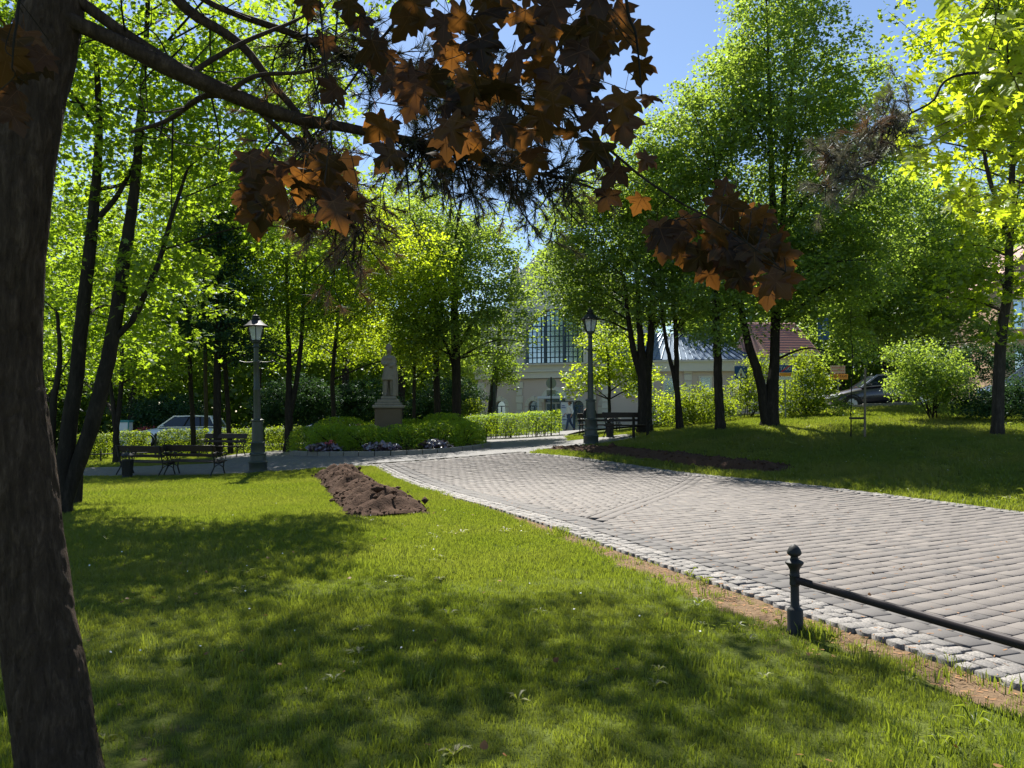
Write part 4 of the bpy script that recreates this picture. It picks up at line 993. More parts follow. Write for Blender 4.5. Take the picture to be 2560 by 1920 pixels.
cc_ = np.vstack([ell_points(np.array(q[:3]), np.array(q[3:]), 70, r, .4) for q in ((-.2, 4.4, 5.3, 1.5, .8, .7), (.9, 4.2, 5.2, 1.0, .8, .6), (-1.6, 3.9, 5.0, .9, .7, .6), (.3, 2.6, 5.0, 1.3, .7, .5))])  # unseen crown added between the sun and the hanging leaves, to shade them
mbl = MB()
for e in cc_[::9]:
    P = smooth_line(np.vstack([limb[len(limb) // 2], (limb[len(limb) // 2] + e) / 2 + (0, 0, .2), e]), 4); mbl.tube(P - pb, np.linspace(.02, .004, len(P)), 5)
mbl.build('branch', M['bark'], pm, True)
P_, N_, sz_, tn_ = sprays(cc_, 11, .3, .14, r); V, F, T = leaf_arrays(P_ - pb, N_, sz_, MAPLE, r, tn_)
link('crown', mesh_np('crown', V, [F], M['leaf_purple'], False, T), pm)
leaf_pts = [(1554, 262, 122, 0), (1590, 95, 92, 1), (1602, 172, 84, 1), (1518, 492, 90, 0), (1598, 508, 78, 0), (1335, 405, 92, 1), (1184, 368, 92, 1), (1115, 357, 88, 1), (1030, 264, 92, 1), (1146, 296, 66, 2), (1486, 380, 112, 1), (1355, 296, 112, 2), (1247, 224, 120, 2),
    (1010, 62, 112, 1), (940, 128, 104, 2), (1108, 102, 92, 0), (1130, 142, 90, 1), (1228, 32, 120, 2), (1350, 102, 104, 1), (1447, 132, 122, 2), (1482, 72, 110, 2), (1388, 22, 110, 1), (1548, 40, 100, 2), (1620, 246, 80, 3), (1458, 224, 100, 2), (1486, 284, 100, 2), (1614, 402, 74, 1), (1536, 432, 88, 1),
    (1660, 602, 90, 1), (1722, 562, 92, 2), (1790, 512, 86, 1), (1868, 532, 64, 0), (1752, 640, 92, 1), (1842, 682, 92, 0), (1902, 642, 90, 1), (1960, 704, 96, 1), (1922, 732, 84, 0), (1832, 602, 96, 2), (1950, 645, 84, 1), (1702, 632, 88, 0), (1782, 582, 96, 2), (1880, 592, 92, 2), (1645, 575, 60, 0), (1700, 590, 84, 2), (1810, 470, 70, 3),
    (640, 545, 104, 1), (702, 482, 104, 2), (762, 470, 108, 2), (842, 530, 116, 1), (662, 402, 70, 0), (882, 520, 92, 0), (622, 512, 92, 1), (732, 420, 90, 2), (802, 490, 100, 2), (792, 390, 70, 0), (690, 440, 90, 1),
    (832, 228, 104, 2), (872, 20, 92, 1), (772, 10, 80, 0), (815, 110, 86, 2), (905, 60, 90, 2), (40, 128, 112, 0), (92, 162, 70, 0), (22, 190, 76, 0), (34, 292, 70, 3), (5, 100, 90, 0), (60, 105, 80, 1), (75, 130, 84, 1), (15, 150, 84, 0), (100, 150, 76, 1), (30, 240, 80, 2), (10, 60, 80, 2), (1290, 150, 110, 2), (1200, 140, 100, 2), (1060, 190, 100, 2), (1180, 255, 96, 1), (1420, 330, 90, 2), (1300, 340, 84, 1), (1380, 210, 110, 2), (1560, 330, 60, 3), (1500, 160, 100, 2), (980, 200, 90, 2)]
for _ in range(24): leaf_pts.append((r.uniform(1650, 1985), r.uniform(520, 730), r.uniform(84, 100), int(r.integers(0, 3))))
leaf_pts = [q for q in leaf_pts if not (q[0] > 1640 and q[1] > 640 and q[0] < 1720)]
for _ in range(16): leaf_pts.append((r.uniform(600, 900), r.uniform(400, 560), r.uniform(84, 104), int(r.integers(0, 3))))
for _ in range(62): leaf_pts.append((r.uniform(930, 1560), r.uniform(-60, 330) if r.random() < .8 else r.uniform(300, 420), r.uniform(76, 116), int(r.integers(1, 3))))
for k, (px, py, sz, fr) in enumerate(leaf_pts):
    a0 = at(px, py, 1.0); Yd = float(np.clip(.135 * FPX / sz * r.uniform(.96, 1.04), 2.05, 3.2)) if sz > 60 else 2.6
    if px < 200: Yd = 2.15 + .1 * (k % 4)
    p = at(px, py, Yd); S_ = .106 * r.uniform(.88, 1.08) if sz > 78 else .086
    # local frame: leaf tip mostly downwards, blade facing the viewer or tilted flat
    face = np.array([-p[0], -p[1], (1.55 - p[2])]); face /= np.linalg.norm(face); tl = {0: .25, 1: .55, 2: .95, 3: 1.7}[fr]
    n_ = face + r.normal(0, tl * .55, 3) + (0, 0, .35 * tl); n_ /= np.linalg.norm(n_)
    dn = np.array([r.normal(0, .35 + .3 * tl), r.normal(0, .3), -1.0]); dn -= n_ * (dn @ n_); dn /= np.linalg.norm(dn); xx = np.cross(dn, n_)
    o = link('leaf', LV[k % 8], pm); Mx = Matrix(((xx[0], dn[0], n_[0], 0), (xx[1], dn[1], n_[1], 0), (xx[2], dn[2], n_[2], 0), (0, 0, 0, 1)))
    p0 = p - dn * .32 * S_ - pb
    o.matrix_local = Matrix.Translation(Vector(p0)) @ Mx @ Matrix.Diagonal((S_, S_, S_, 1))
    if k % 2 == 0:
        j = int(np.linalg.norm(allt - p, axis=1).argmin()); q = allt[j] - pb; e = Vector(p0) + Mx.to_3x3() @ Vector((.024, -.6, -.16)) * S_
        mbs = MB(); mbs.tube(smooth_line(np.vstack([q, (q + np.array(e)) / 2 + r.normal(0, .02, 3), np.array(e)]), 3), .0016, 4); mbs.build('twig', M['bark_dark'], pm)

# ---- red oak with bright backlit leaves at the upper right; trunk outside the frame ------------------
r = np.random.default_rng(403)
ob = np.array([8.4, 8.2, 0.]); ob[2] = float(ground_z(*ob[:2]))
oak = thing('oak_tree', 'young oak with large lobed yellow-green leaves at the upper right', 'tree', ob)
mb = MB(); P = smooth_line(np.array([(0, 0, -.1), (.05, .1, 2), (-.05, .0, 4.5), (.0, 0, 8)]), 6); mb.tube(P, np.linspace(.15, .05, len(P)), 14); mb.build('trunk', M['bark'], oak, True)
ho = [(0, 0), (.05, .06), (.20, .05), (.09, .20), (.30, .24), (.37, .33), (.13, .40), (.14, .48), (.36, .60), (.38, .70), (.13, .68), (.10, .78), (.20, .90), (.07, .90), (0, 1.05)]
oo = np.array(ho + [(-x, y) for x, y in ho[-2:0:-1]])
def oak_leaf(seed):
    q = np.random.default_rng(seed); n = len(oo); O = oo + q.normal(0, .012, oo.shape); ax = np.c_[np.zeros(n), np.clip(O[:, 1], .03, .98)]
    P = np.vstack([ax, O]); z = -.5 * P[:, 0] ** 2 + .12 * np.abs(P[:, 0]) - .22 * (P[:, 1] - .4) ** 2 + q.normal(0, .01, len(P)); i = np.arange(n); j = (i + 1) % n
    return mesh_np('leaf', np.c_[P, z], [np.stack([i, n + i, n + j, j], 1)], M['leaf_oak'], True, np.clip(q.normal(.55, .22, len(P)), 0, 1) * 0 + q.uniform(.25, .95))
OL = [oak_leaf(600 + k) for k in range(8)]
bl = [(2500, 60, 110, 90, 0), (2430, 200, 120, 70, 0), (2550, 200, 80, 110, -.3), (2370, 300, 80, 45, -.1), (2290, 370, 60, 22, -.2), (2450, 300, 100, 50, .2), (2340, 400, 60, 25, 0), (2420, 470, 70, 25, .2), (2560, 330, 60, 60, 0), (2480, -60, 140, 70, 0), (2320, 250, 40, 25, .1), (2560, 120, 90, 130, -.2), (2260, 330, 40, 20, 0), (2400, 520, 50, 22, .4), (2520, 480, 60, 40, .3)]
Yo = 7.2; ends = []
for (cx, cy, rx, ry, dz) in bl:
    for _ in range(max(2, int(rx * ry / 420))):
        q = r.normal(0, .45, 2); ends.append(at(cx + rx * q[0], cy + ry * q[1], Yo + dz + r.normal(0, .35)))
for (cx, cy) in ((2490, 30), (2550, 90), (2470, 120), (2530, 180), (2440, 60), (2560, 250), (2400, 40)):
    ends.append(at(cx, cy, 4.6 + r.uniform(-.3, .3)))
ends = np.array(ends); mb = MB()
hubs = [at(2470, 130, Yo), at(2400, 260, Yo), at(2330, 350, Yo), at(2440, 420, Yo + .2), at(2530, 60, Yo)]
tp = [ob + (0, 0, 4.6), ob + (0, 0, 4.2), ob + (0, 0, 3.6), ob + (0, 0, 3.0), ob + (0, 0, 5.0)]
for h_, t_ in zip(hubs, tp):
    P = smooth_line(np.vstack([t_, (t_ + h_) / 2 + (0, 0, .15), h_]), 6); mb.tube(P - ob, np.linspace(.022, .007, len(P)), 6); 
nodes = [np.array(h_) for h_ in hubs]
for h_, t_ in zip(hubs, tp): nodes += [t_ + (np.array(h_) - t_) * f_ + (0, 0, .15 * 4 * f_ * (1 - f_)) for f_ in (.55, .7, .85)]
for e in sorted(ends, key=lambda e: min(np.linalg.norm(e - h_) for h_ in hubs)):
    A_ = np.array(nodes); h_ = A_[int((np.linalg.norm(A_ - e, axis=1) + .25 * np.maximum(0, e[0] - A_[:, 0] + .1)).argmin())]; P = smooth_line(np.vstack([h_, (h_ + e) / 2 + r.normal(0, .03, 3) + (0, 0, .04), e]), 4); mb.tube(P - ob, np.linspace(.0055, .002, len(P)), 4); nodes += [P[2], P[-2], e]
mb.build('branch', M['bark'], oak, True)
cand = []
for e in ends:
    for _ in range(int(r.integers(7, 11))):
        cand.append((e + r.normal(0, .075, 3), r.normal(0, .5, 3)))
order = sorted(range(len(cand)), key=lambda i: cand[i][0][0] / cand[i][0][1])
rV, rF, rT, off = [], [], [], 0
for k, i in enumerate(order):
    p, w_ = cand[i]; tipd = np.array([w_[0] - .25, w_[1], -.55 + w_[2] * .5]); tipd /= np.linalg.norm(tipd); n_ = np.array([r.normal(0, .5), -.35 + r.normal(0, .5), .8]); n_ -= tipd * (n_ @ tipd); n_ /= np.linalg.norm(n_); xx = np.cross(tipd, n_); S_ = .17 * r.uniform(.7, 1.2)
    Mx = np.stack([xx, tipd, n_], 1) * S_
    if k < 300:
        o = link('leaf', OL[k % 8], oak); m4 = Matrix([[*Mx[0], 0], [*Mx[1], 0], [*Mx[2], 0], [0, 0, 0, 1]]); o.matrix_local = Matrix.Translation(Vector(p - ob)) @ m4
    else:
        me = OL[k % 8]; n_v = len(me.vertices); co = np.zeros(n_v * 3, np.float32); me.vertices.foreach_get('co', co); rV.append(co.reshape(-1, 3) @ Mx.T + (p - ob))
        n2_ = n_v // 2; ii = np.arange(n2_); jj = (ii + 1) % n2_; rF.append(np.stack([ii, n2_ + ii, n2_ + jj, jj], 1) + off); rT.append(np.full(n_v, r.uniform(.25, .95))); off += n_v
if rV: link('leaves', mesh_np('leaves', np.vstack(rV), [np.vstack(rF)], M['leaf_oak'], True, np.concatenate(rT)), oak, kind='stuff')
# ================================================================== STREET FURNITURE
def gpt(px, Y): 
    x = (px - 1280) / FPX * Y; return np.array([x, Y, float(ground_z(x, Y))])
# ---- low lawn rail in the foreground --------------------------------------------------------------
rail = thing('lawn_rail', 'low dark iron rail with an acorn-topped post beside the paved path', 'rail', (2.075, 5.69, float(ground_z(2.075, 5.69)) + .012))
prof = [(.062, -.05), (.062, .012), (.056, .02), (.056, .155), (.050, .165), (.040, .172), (.031, .185), (.030, .33), (.035, .335), (.037, .345), (.035, .36), (.035, .395), (.038, .40), (.037, .412), (.034, .418), (.034, .445), (.046, .470), (.064, .492), (.066, .503), (.056, .512), (.038, .520), (.027, .530), (.027, .545), (.040, .552), (.050, .562), (.052, .572), (.046, .590), (.034, .612), (.018, .626), (.004, .634)]
mb = MB(); mb.lathe(prof, 18)
post = mb.mesh('post', M['iron'], True); link('post', post, rail); e2 = -UU * 2.62
link('post', post, rail, (e2[0], e2[1], 0))
zb = .375
mb = MB(); d3 = np.array([-UU[0], -UU[1], 0]); s3 = np.array([UU[1], -UU[0], 0])
V = []; F = []
for tt in (.02, 2.6):
    c = d3 * tt + (0, 0, zb)
    for k in range(12):
        a = 2 * math.pi * k / 12; V.append(c + s3 * .018 * math.cos(a) + np.array([0, 0, .028 * np.sign(math.sin(a)) * abs(math.sin(a)) ** .6]))
F = [(k, (k + 1) % 12, 12 + (k + 1) % 12, 12 + k) for k in range(12)]
mb.add(V, F); mb.build('rail', M['iron_rail'], rail, True)

# ---- lamp posts ---------------------------------------------------------------------------------------
t = NT('lamp_glass'); p_ = t.n('BsdfPrincipled'); p_.inputs['Base Color'].default_value = (.80, .86, .90, 1); p_.inputs['Roughness'].default_value = .25; p_.inputs['Transmission Weight'].default_value = .55; p_.inputs['IOR'].default_value = 1.1
t.l(p_.outputs[0], t.out.inputs[0]); M['lamp_glass'] = t.m
def lamp_parts(root, nside=6):
    mb = MB(); mb.lathe([(.24, -.1), (.24, .06), (.215, .08), (.21, .28), (.225, .30), (.225, .33), (.19, .36), (.18, .52), (.20, .54), (.20, .57), (.165, .60), (.16, .84), (.175, .86), (.175, .89), (.135, .92), (.128, 1.50), (.15, 1.52), (.15, 1.55), (.09, 1.58)], 18); mb.build('pedestal', M['iron_green'], root, True)
    mb = MB(); mb.lathe([(.085, 1.56), (.078, 2.4), (.085, 2.42), (.085, 2.45), (.074, 2.47), (.066, 3.2), (.08, 3.22), (.08, 3.27), (.062, 3.29), (.058, 3.66), (.085, 3.69), (.06, 3.73), (.055, 3.78), (.10, 3.83), (.10, 3.85), (.03, 3.87)], 14); mb.build('pole', M['iron_green'], root, True)
    mb = MB(); mb.tube(smooth_line([(-.36, 0, 3.262), (-.22, 0, 3.235), (0, 0, 3.25), (.22, 0, 3.235), (.36, 0, 3.262)], 4), .016, 8)
    for s_ in (-1, 1): mb.lathe([(.004, -.03), (.026, -.018), (.03, 0), (.026, .018), (.004, .03)], 8, (s_ * .37, 0, 3.262))
    mb.build('ladder_bar', M['iron_green'], root, True)
    r0, r1, z0, z1 = .125, .205, 3.87, 4.29
    mb = MB()
    for k in range(nside):
        a = 2 * math.pi * (k + .5) / nside; mb.bar((r0 * math.cos(a), r0 * math.sin(a), z0), (r1 * math.cos(a), r1 * math.sin(a), z1), .02)
    for rr, zz in ((r0 + .008, z0), (r1 + .01, z1)):
        ring = [(rr * math.cos(2 * math.pi * (k + .5) / nside), rr * math.sin(2 * math.pi * (k + .5) / nside), zz) for k in range(nside)]
        for k in range(nside): mb.bar(ring[k], ring[(k + 1) % nside], .022)
    fr = mb.build('lantern_frame', M['iron'], root)
    ga = math.pi / nside
    for k in range(nside):
        a, b = 2 * math.pi * (k + .5) / nside, 2 * math.pi * (k + 1.5) / nside; f_ = .94
        V = [(r0 * f_ * math.cos(a), r0 * f_ * math.sin(a), z0 + .012), (r0 * f_ * math.cos(b), r0 * f_ * math.sin(b), z0 + .012), (r1 * f_ * math.cos(b), r1 * f_ * math.sin(b), z1 - .012), (r1 * f_ * math.cos(a), r1 * f_ * math.sin(a), z1 - .012)]
        V += [(x * .965, y * .965, z) for x, y, z in V]
        mb = MB(); mb.add(V, [(0, 1, 2, 3), (7, 6, 5, 4), (0, 4, 5, 1), (1, 5, 6, 2), (2, 6, 7, 3), (3, 7, 4, 0)]); mb.build('pane', M['lamp_glass'], fr)
    mb = MB(); mb.lathe([(.02, 4.0), (.05, 4.06), (.055, 4.16), (.03, 4.24), (.02, 4.28)], 10); mb.build('bulb', M['white'], root, True)
    mb = MB(); mb.lathe([(.20, 4.29), (.285, 4.285), (.29, 4.30), (.215, 4.36), (.12, 4.47), (.085, 4.49), (.10, 4.50), (.105, 4.53), (.085, 4.545), (.07, 4.56), (.085, 4.58), (.08, 4.61), (.03, 4.63), (.012, 4.68), (.004, 4.74)], nside * 2); mb.build('lantern_roof', M['iron'], root, True)
lampA = thing('street_lamp', 'old-style lamp post at the lawn edge by the two benches', 'street lamp', gpt(648, 22.5), .3, 'old-style park lamp posts'); lamp_parts(lampA); lampA.rotation_euler = (0, rad(-1.6), .3); lampA.scale = (1.22, 1.22, 1)
for px, Y, lb, dz in ((1477, 26.2, 'old-style lamp post on the right in front of the litter bin', .0), (1237, 43.5, 'farthest old-style lamp post, beside the open-stemmed hedge', 0)):
    c = copy_tree(lampA); p = gpt(px, Y); c.location = p + (0, 0, dz); c.rotation_euler = (0, rad(-.5), 1.1); c['label'] = lb
lamps = lampA

# ---- benches -------------------------------------------------------------------------------------------
def bench_parts(root, L=1.75):
    """local x along the bench, +y the way a sitter faces"""
    mb = MB()
    def frame(mb):
        mb.tube(smooth_line([(0, .36, -.02), (0, .33, .06), (0, .27, .22), (0, .29, .36), (0, .30, .42)], 5), .019, 8)                      # front leg
        mb.tube(smooth_line([(0, -.30, -.02), (0, -.26, .08), (0, -.14, .26), (0, -.15, .42), (0, -.22, .64), (0, -.29, .88)], 5), .019, 8)   # rear leg and upright
        mb.tube(smooth_line([(0, -.15, .38), (0, .05, .345), (0, .30, .385)], 5), .017, 8)
        mb.tube(smooth_line([(0, .27, .22), (0, .12, .30), (0, -.02, .30), (0, -.14, .24)], 5), .012, 6)
        mb.tube(smooth_line([(0, -.21, .63), (0, -.04, .665), (0, .16, .63), (0, .32, .655), (0, .40, .63), (0, .40, .575), (0, .345, .56), (0, .325, .60)], 5), .016, 8)   # arm with scroll
        mb.tube(smooth_line([(0, .33, .43), (0, .36, .50), (0, .31, .56), (0, .24, .53), (0, .25, .47)], 5), .012, 6)
        a = np.linspace(0, 2 * math.pi, 13); mb.tube(np.c_[a * 0, .06 + .085 * np.cos(a), .52 + .085 * np.sin(a)], .010, 6, False)
        mb.tube(smooth_line([(0, .15, .52), (0, .20, .47), (0, .18, .41)], 4), .010, 6); mb.tube(smooth_line([(0, -.03, .52), (0, -.1, .5), (0, -.14, .44)], 4), .010, 6)
        for y_ in (.36, -.30): mb.box((0, y_, -.005), (.06, .07, .03))
    frame(mb); me = mb.mesh('end_frame', M['iron'], True)
    for sx in (-1, 1): link('end_frame', me, root, (sx * (L / 2 - .1), 0, 0))
    mb = MB(); mb.box((0, 0, 0), (L, .088, .034), bev=.008); sl = mb.mesh('seat_slat', M['wood_dark'])
    for k in range(4): link('seat_slat', sl, root, (0, .27 - k * .125, .418 - .012 * min(k, 2)), (rad(-2), 0, 0))
    mb = MB(); mb.box((0, 0, 0), (L, .034, .185), bev=.008); bs = mb.mesh('back_slat', M['wood_dark'])
    link('back_slat', bs, root, (0, -.225, .78), (rad(15), 0, 0))
    mb = MB(); mb.box((0, 0, 0), (L, .03, .09), bev=.008); bs2 = mb.mesh('back_slat', M['wood_dark'])
    link('back_slat', bs2, root, (0, -.17, .585), (rad(13), 0, 0))
b0 = gpt(488, 22.0); b0[2] = Hf(b0[0], b0[1]) + .004
bench = thing('park_bench', 'iron and wood bench left of the left lamp, seen from behind, nearer the lamp', 'bench', b0, rad(-16), 'cast-iron park benches with wooden slats'); bench_parts(bench)
for px, Y, rz, lb in ((366, 22.2, -20, 'iron and wood bench at the far left next to the litter bin'), (558, 28.6, 168, 'dark bench across the side path behind the left lamp'), (1498, 31.5, 190, 'bench on the right where the dark-clothed person sits, behind the lamp'), (1566, 27.6, 205, 'scroll-armed bench between right lamp and stout three-stemmed lime')):
    c = copy_tree(bench); p = gpt(px, Y); p[2] = max(p[2], Hf(p[0], p[1]) - .02); c.location = p; c.rotation_euler = (0, 0, rad(rz)); c['label'] = lb

# ---- litter bins -------------------------------------------------------------------------------------------
def bin_parts(root):
    mb = MB(); mb.lathe([(.20, 0), (.22, .02), (.22, .07), (.20, .09), (.235, .62), (.25, .64), (.25, .68), (.23, .70)], 16); mb.build('body', M['iron'], root, True)
    mb = MB(); mb.bar((.205, 0, .1), (.24, 0, .62), .022); sl = mb.mesh('slat', M['iron'])
    for k in range(16): link('slat', sl, root, (0, 0, 0), (0, 0, 2 * math.pi * k / 16))
    mb = MB()
    for k in range(4):
        a = math.pi / 4 + k * math.pi / 2; mb.bar((.21 * math.cos(a), .21 * math.sin(a), .68), (.21 * math.cos(a), .21 * math.sin(a), .84), .025)
    mb.lathe([(.27, .83), (.275, .85), (.22, .90), (.10, .955), (.03, .97), (.035, .99), (.05, 1.02), (.035, 1.05), (.01, 1.09)], 16); mb.build('lid', M['iron'], root, True)
p = gpt(322, 21.4); p[2] = Hf(p[0], p[1]); binA = thing('litter_bin', 'dark round litter bin with a domed lid at the far left bench end', 'litter bin', p, 0, 'dark litter bins beside the benches'); bin_parts(binA); binA.scale = (.62, .62, .74)
c = copy_tree(binA); p = gpt(1524, 28.5); p[2] = Hf(p[0], p[1]) - .02; c.location = p; c['label'] = 'dark round litter bin with a spiked lid behind the right lamp'

# ---- posts and stakes ------------------------------------------------------------------------------------------
p = gpt(199, 14.6); mb = MB(); mb.tube(smooth_line([(0, 0, -.1), (.01, 0, .4), (0, .01, .8)], 4), [.085] * 4 + [.08] * 5 if False else .082, 12); o = mb.build('wooden_post', M['bark_dark'], None, True, p); tag(o, 'short thick dark wooden post beside the leaning maple foot', 'post')
p = gpt(391, 29.4); mb = MB(); mb.lathe([(.05, -.05), (.05, .0), (.034, .02), (.034, .86), (.05, .88), (.05, .93), (.02, .97)], 10); o = mb.build('bollard', M['iron'], None, True, p); tag(o, 'thin black post in the hedge gap by the white car', 'bollard')
G_ST = 'dark stakes in the grass beside the right benches'
for px, Y, h, lb in ((1583, 25.6, .92, 'dark wooden stake in front of the scroll-armed bench'), (1618, 26.2, .55, 'shorter dark stake at the foot of the stout lime')):
    p = gpt(px, Y); mb = MB(); mb.tube([(0, 0, -.1), (.01, 0, h * .6), (0, 0, h)], [.05, .048, .045], 10); o = mb.build('stake', M['bark_dark'], None, True, p); tag(o, lb, 'stake', G_ST)
# sapling tied to a pale stake
p = gpt(2160, 21.5); st = thing('tree_stake', 'pale wooden stake with a dark strap holding the sapling on the right bank', 'stake', p)
mb = MB(); mb.tube([(0, 0, -.15), (.02, 0, .9), (.05, 0, 1.95)], [.032, .031, .03], 10); mb.build('pole', M['wood_pale'], st, True)
mb = MB(); mb.box((-.19, 0, .56), (.46, .05, .06)); mb.build('strap', M['black'], st)
tree('young_tree', 'thin sapling tied to the pale stake on the right bank', 21.6, [[(2127, 1064, 5), (2128, 1000, 4), (2131, 900, 3.5), (2126, 800, 2.5)]], [(2125, 800, 45, 55, 0, .5), (2100, 1000, 24, 26, 0, .3)], 'leaf_hedge', 'bark_dark', .07, 'kite', 2.2, .2, 16, 97, 7, None, .006, 6)

# ---- low rail along the left hedge ------------------------------------------------------------------------------
p = gpt(255, 28.0); lr = thing('hedge_rail', 'low dark lawn rail running below the left hedge', 'rail', p)
for px in (120, 255, 400):
    q = gpt(px, 28.0) - p; mb = MB(); mb.lathe([(.03, -.05), (.03, .36), (.042, .38), (.02, .42)], 8, q); mb.build('post', M['iron'], lr, True)
mb = MB(); mb.tube([gpt(x, 28.0) - p + (0, 0, .30) for x in (60, 255, 440)], .022, 8); mb.build('rail', M['iron'], lr, True)

# ================================================================== FLOWER BED, STATUE, SOIL
bc = np.array([BED_C[0], BED_C[1], 0.]); 
t = NT('kerb_stone'); nz = t.noise(14, 5, .65, t.pos()); t.principled(t.mix(nz.outputs[0], (.13, .125, .11), (.29, .275, .24)), .85, t.bump(nz.outputs[0], .4, .01), spec=.3); M['kerb'] = t.m
t = NT('dark_soil'); nz = t.noise(30, 6, .7, t.pos()); n2 = t.noise(4, 3, .6, t.pos()); t.principled(t.mix(nz.outputs[0], (.022, .013, .009), (.115, .068, .046)), .95, t.bump(nz.outputs[0], 1.0, .03), spec=.1); M['soil'] = t.m
bed = thing('flower_bed', 'round raised bed with stone kerb around the statue', 'flower bed', (bc[0], bc[1], Hf(bc[0], bc[1])))
nk = 44
for k in range(nk):
    a0, a1 = 2 * math.pi * k / nk + .004, 2 * math.pi * (k + 1) / nk - .004; V = []
    for a in (a0, a1):
        for rr, zz in ((BED_R, -.1), (BED_R, .14), (BED_R - .015, .155), (BED_R - .16, .155), (BED_R - .16, -.1)):
            x, y = bc[0] + rr * math.cos(a), bc[1] + rr * math.sin(a); V.append((rr * math.cos(a), rr * math.sin(a), zz + Hf(x, y) - Hf(bc[0], bc[1])))
    mb = MB(); mb.add(V, [(0, 1, 2, 3, 4), (9, 8, 7, 6, 5)] + [(i, i + 5, (i + 1) % 5 + 5, (i + 1) % 5) for i in range(5)]); mb.build('kerb_stone', M['kerb'], bed)
xs = np.arange(-BED_R, BED_R + .01, .2); X, Y = np.meshgrid(xs, xs); ok = X ** 2 + Y ** 2
me = grid_mesh('soil', xs, xs, lambda x, y: H(x + bc[0], y + bc[1]) - Hf(bc[0], bc[1]) + .08 + .16 * np.clip(1 - (x * x + y * y) / BED_R ** 2, 0, 1), M['soil'], lambda x, y: x * x + y * y < (BED_R - .12) ** 2)
link('soil', me, bed)
# clipped junipers in the bed
def mound_shrub(label, x, y, rx, ry, h, seed, mat='leaf_juniper', size=.075, dens=1):
    r = np.random.default_rng(seed); z0 = float(H(x, y)) + .1; base = np.array([x, y, z0]); root = thing('juniper_shrub', label, 'shrub', base, 0, 'clipped junipers around the statue')
    n = int(3000 * rx * ry * dens * (.075 / size) ** 2 + 900 * (rx + ry) * h); d = r.normal(size=(n, 3)); d[:, 2] = np.abs(d[:, 2]) * 1.1; d /= (np.abs(d) ** 3.2).sum(1)[:, None] ** (1 / 3.2)
    q = 1 - .35 * r.random(n) ** 1.7; bump_ = 1 + .22 * (fbm(d[:, 0] * 2 + x * 3, d[:, 1] * 2 + d[:, 2] + y * 2, 1.6, seed) - .5)
    P = d * q[:, None] * bump_[:, None] * (rx, ry, h); N = d * .5 + r.normal(0, .6, (n, 3)) + (0, 0, .5)
    V, F, T = leaf_arrays(P, N, size * r.uniform(.6, 1.4, n), (KITE[0] * (.5, 1.3, 1), KITE[1]), r); link('foliage', mesh_np('foliage', V, [F], M[mat], False, T), root)
    mb = MB()
    for k in range(9):
        a = r.uniform(0, 6.28); mb.tube([(0, 0, -.08), (.3 * rx * math.cos(a), .3 * ry * math.sin(a), h * .4), (.75 * rx * math.cos(a), .75 * ry * math.sin(a), h * .75)], [.02, .015, .006], 5)
    mb.build('stems', M['bark_dark'], root, kind='stuff')
js = [(-2.75, -.9, .8, .8, .74, 'clipped juniper at the left end of the bed'), (-1.75, -1.9, .85, .75, .78, 'clipped juniper behind the red-flowered begonias'), (-.55, -2.3, .85, .7, .74, 'clipped juniper between the two left begonia clumps'), (.75, -2.15, .85, .7, .74, 'clipped juniper below the statue, right of the middle begonias'), (1.9, -1.6, .85, .8, .80, 'clipped juniper in front of the right begonias'), (2.75, -.6, .75, .9, .76, 'clipped juniper at the right end of the bed'),
      (-2.0, .4, 1.0, 1.0, .86, 'juniper at the back left of the bed, by the thin trunk'), (2.0, .6, 1.0, 1.0, .88, 'juniper at the back right of the bed'), (-.1, 1.8, 1.4, .9, .80, 'juniper directly behind the pedestal'), (-.9, -1.25, .8, .6, .66, 'low juniper left of the pedestal foot'), (.9, -1.15, .8, .6, .66, 'low juniper right of the pedestal foot')]
for k, (dx, dy, rx, ry, h, lb) in enumerate(js): mound_shrub(lb, bc[0] + dx, bc[1] + dy, rx * 1.12, ry * 1.1, h * (1.18 if dy < -.5 else 1.36), 300 + k)
def begonia(label, x, y, rx, seed, flowers):
    r = np.random.default_rng(seed); z0 = float(H(x, y)) + .1; base = np.array([x, y, z0]); root = thing('begonia_clump', label, 'flowers', base, 0, 'dark-leaved begonias along the bed kerb')
    n = int(520 * rx); a = r.uniform(0, 6.28, n); q = np.sqrt(r.random(n)); P = np.c_[np.cos(a) * q * rx, np.sin(a) * q * .3, .06 + .30 * r.random(n) ** .7 * (1 - .5 * q * q)]
    N = np.c_[np.cos(a) * q * .5, np.sin(a) * q * .5 - .3, np.ones(n)] + r.normal(0, .45, (n, 3)); V, F, T = leaf_arrays(P, N, .13 * r.uniform(.6, 1.2, n), ROUND, r); link('foliage', mesh_np('foliage', V, [F], M['leaf_begonia'], False, T), root)
    if flowers:
        m = 26; P = np.c_[r.normal(flowers, .1, m), r.normal(-.1, .1, m), r.uniform(.28, .42, m)]; V, F, T = leaf_arrays(P, r.normal(0, .6, (m, 3)) + (0, -.4, .8), np.full(m, .075), ROUND, r); link('petals', mesh_np('petals', V, [F], M['petal_red'], False, T), root)
begonia('dark begonia clump with red blossoms at the left of the bed', bc[0] - 1.85, bc[1] - 2.95, .62, 341, .25)
begonia('dark begonia clump below the statue at the bed kerb', bc[0] + .15, bc[1] - 3.25, .68, 342, 0)
begonia('dark begonia clump at the right of the bed kerb', bc[0] + 1.9, bc[1] - 2.65, .62, 343, 0)

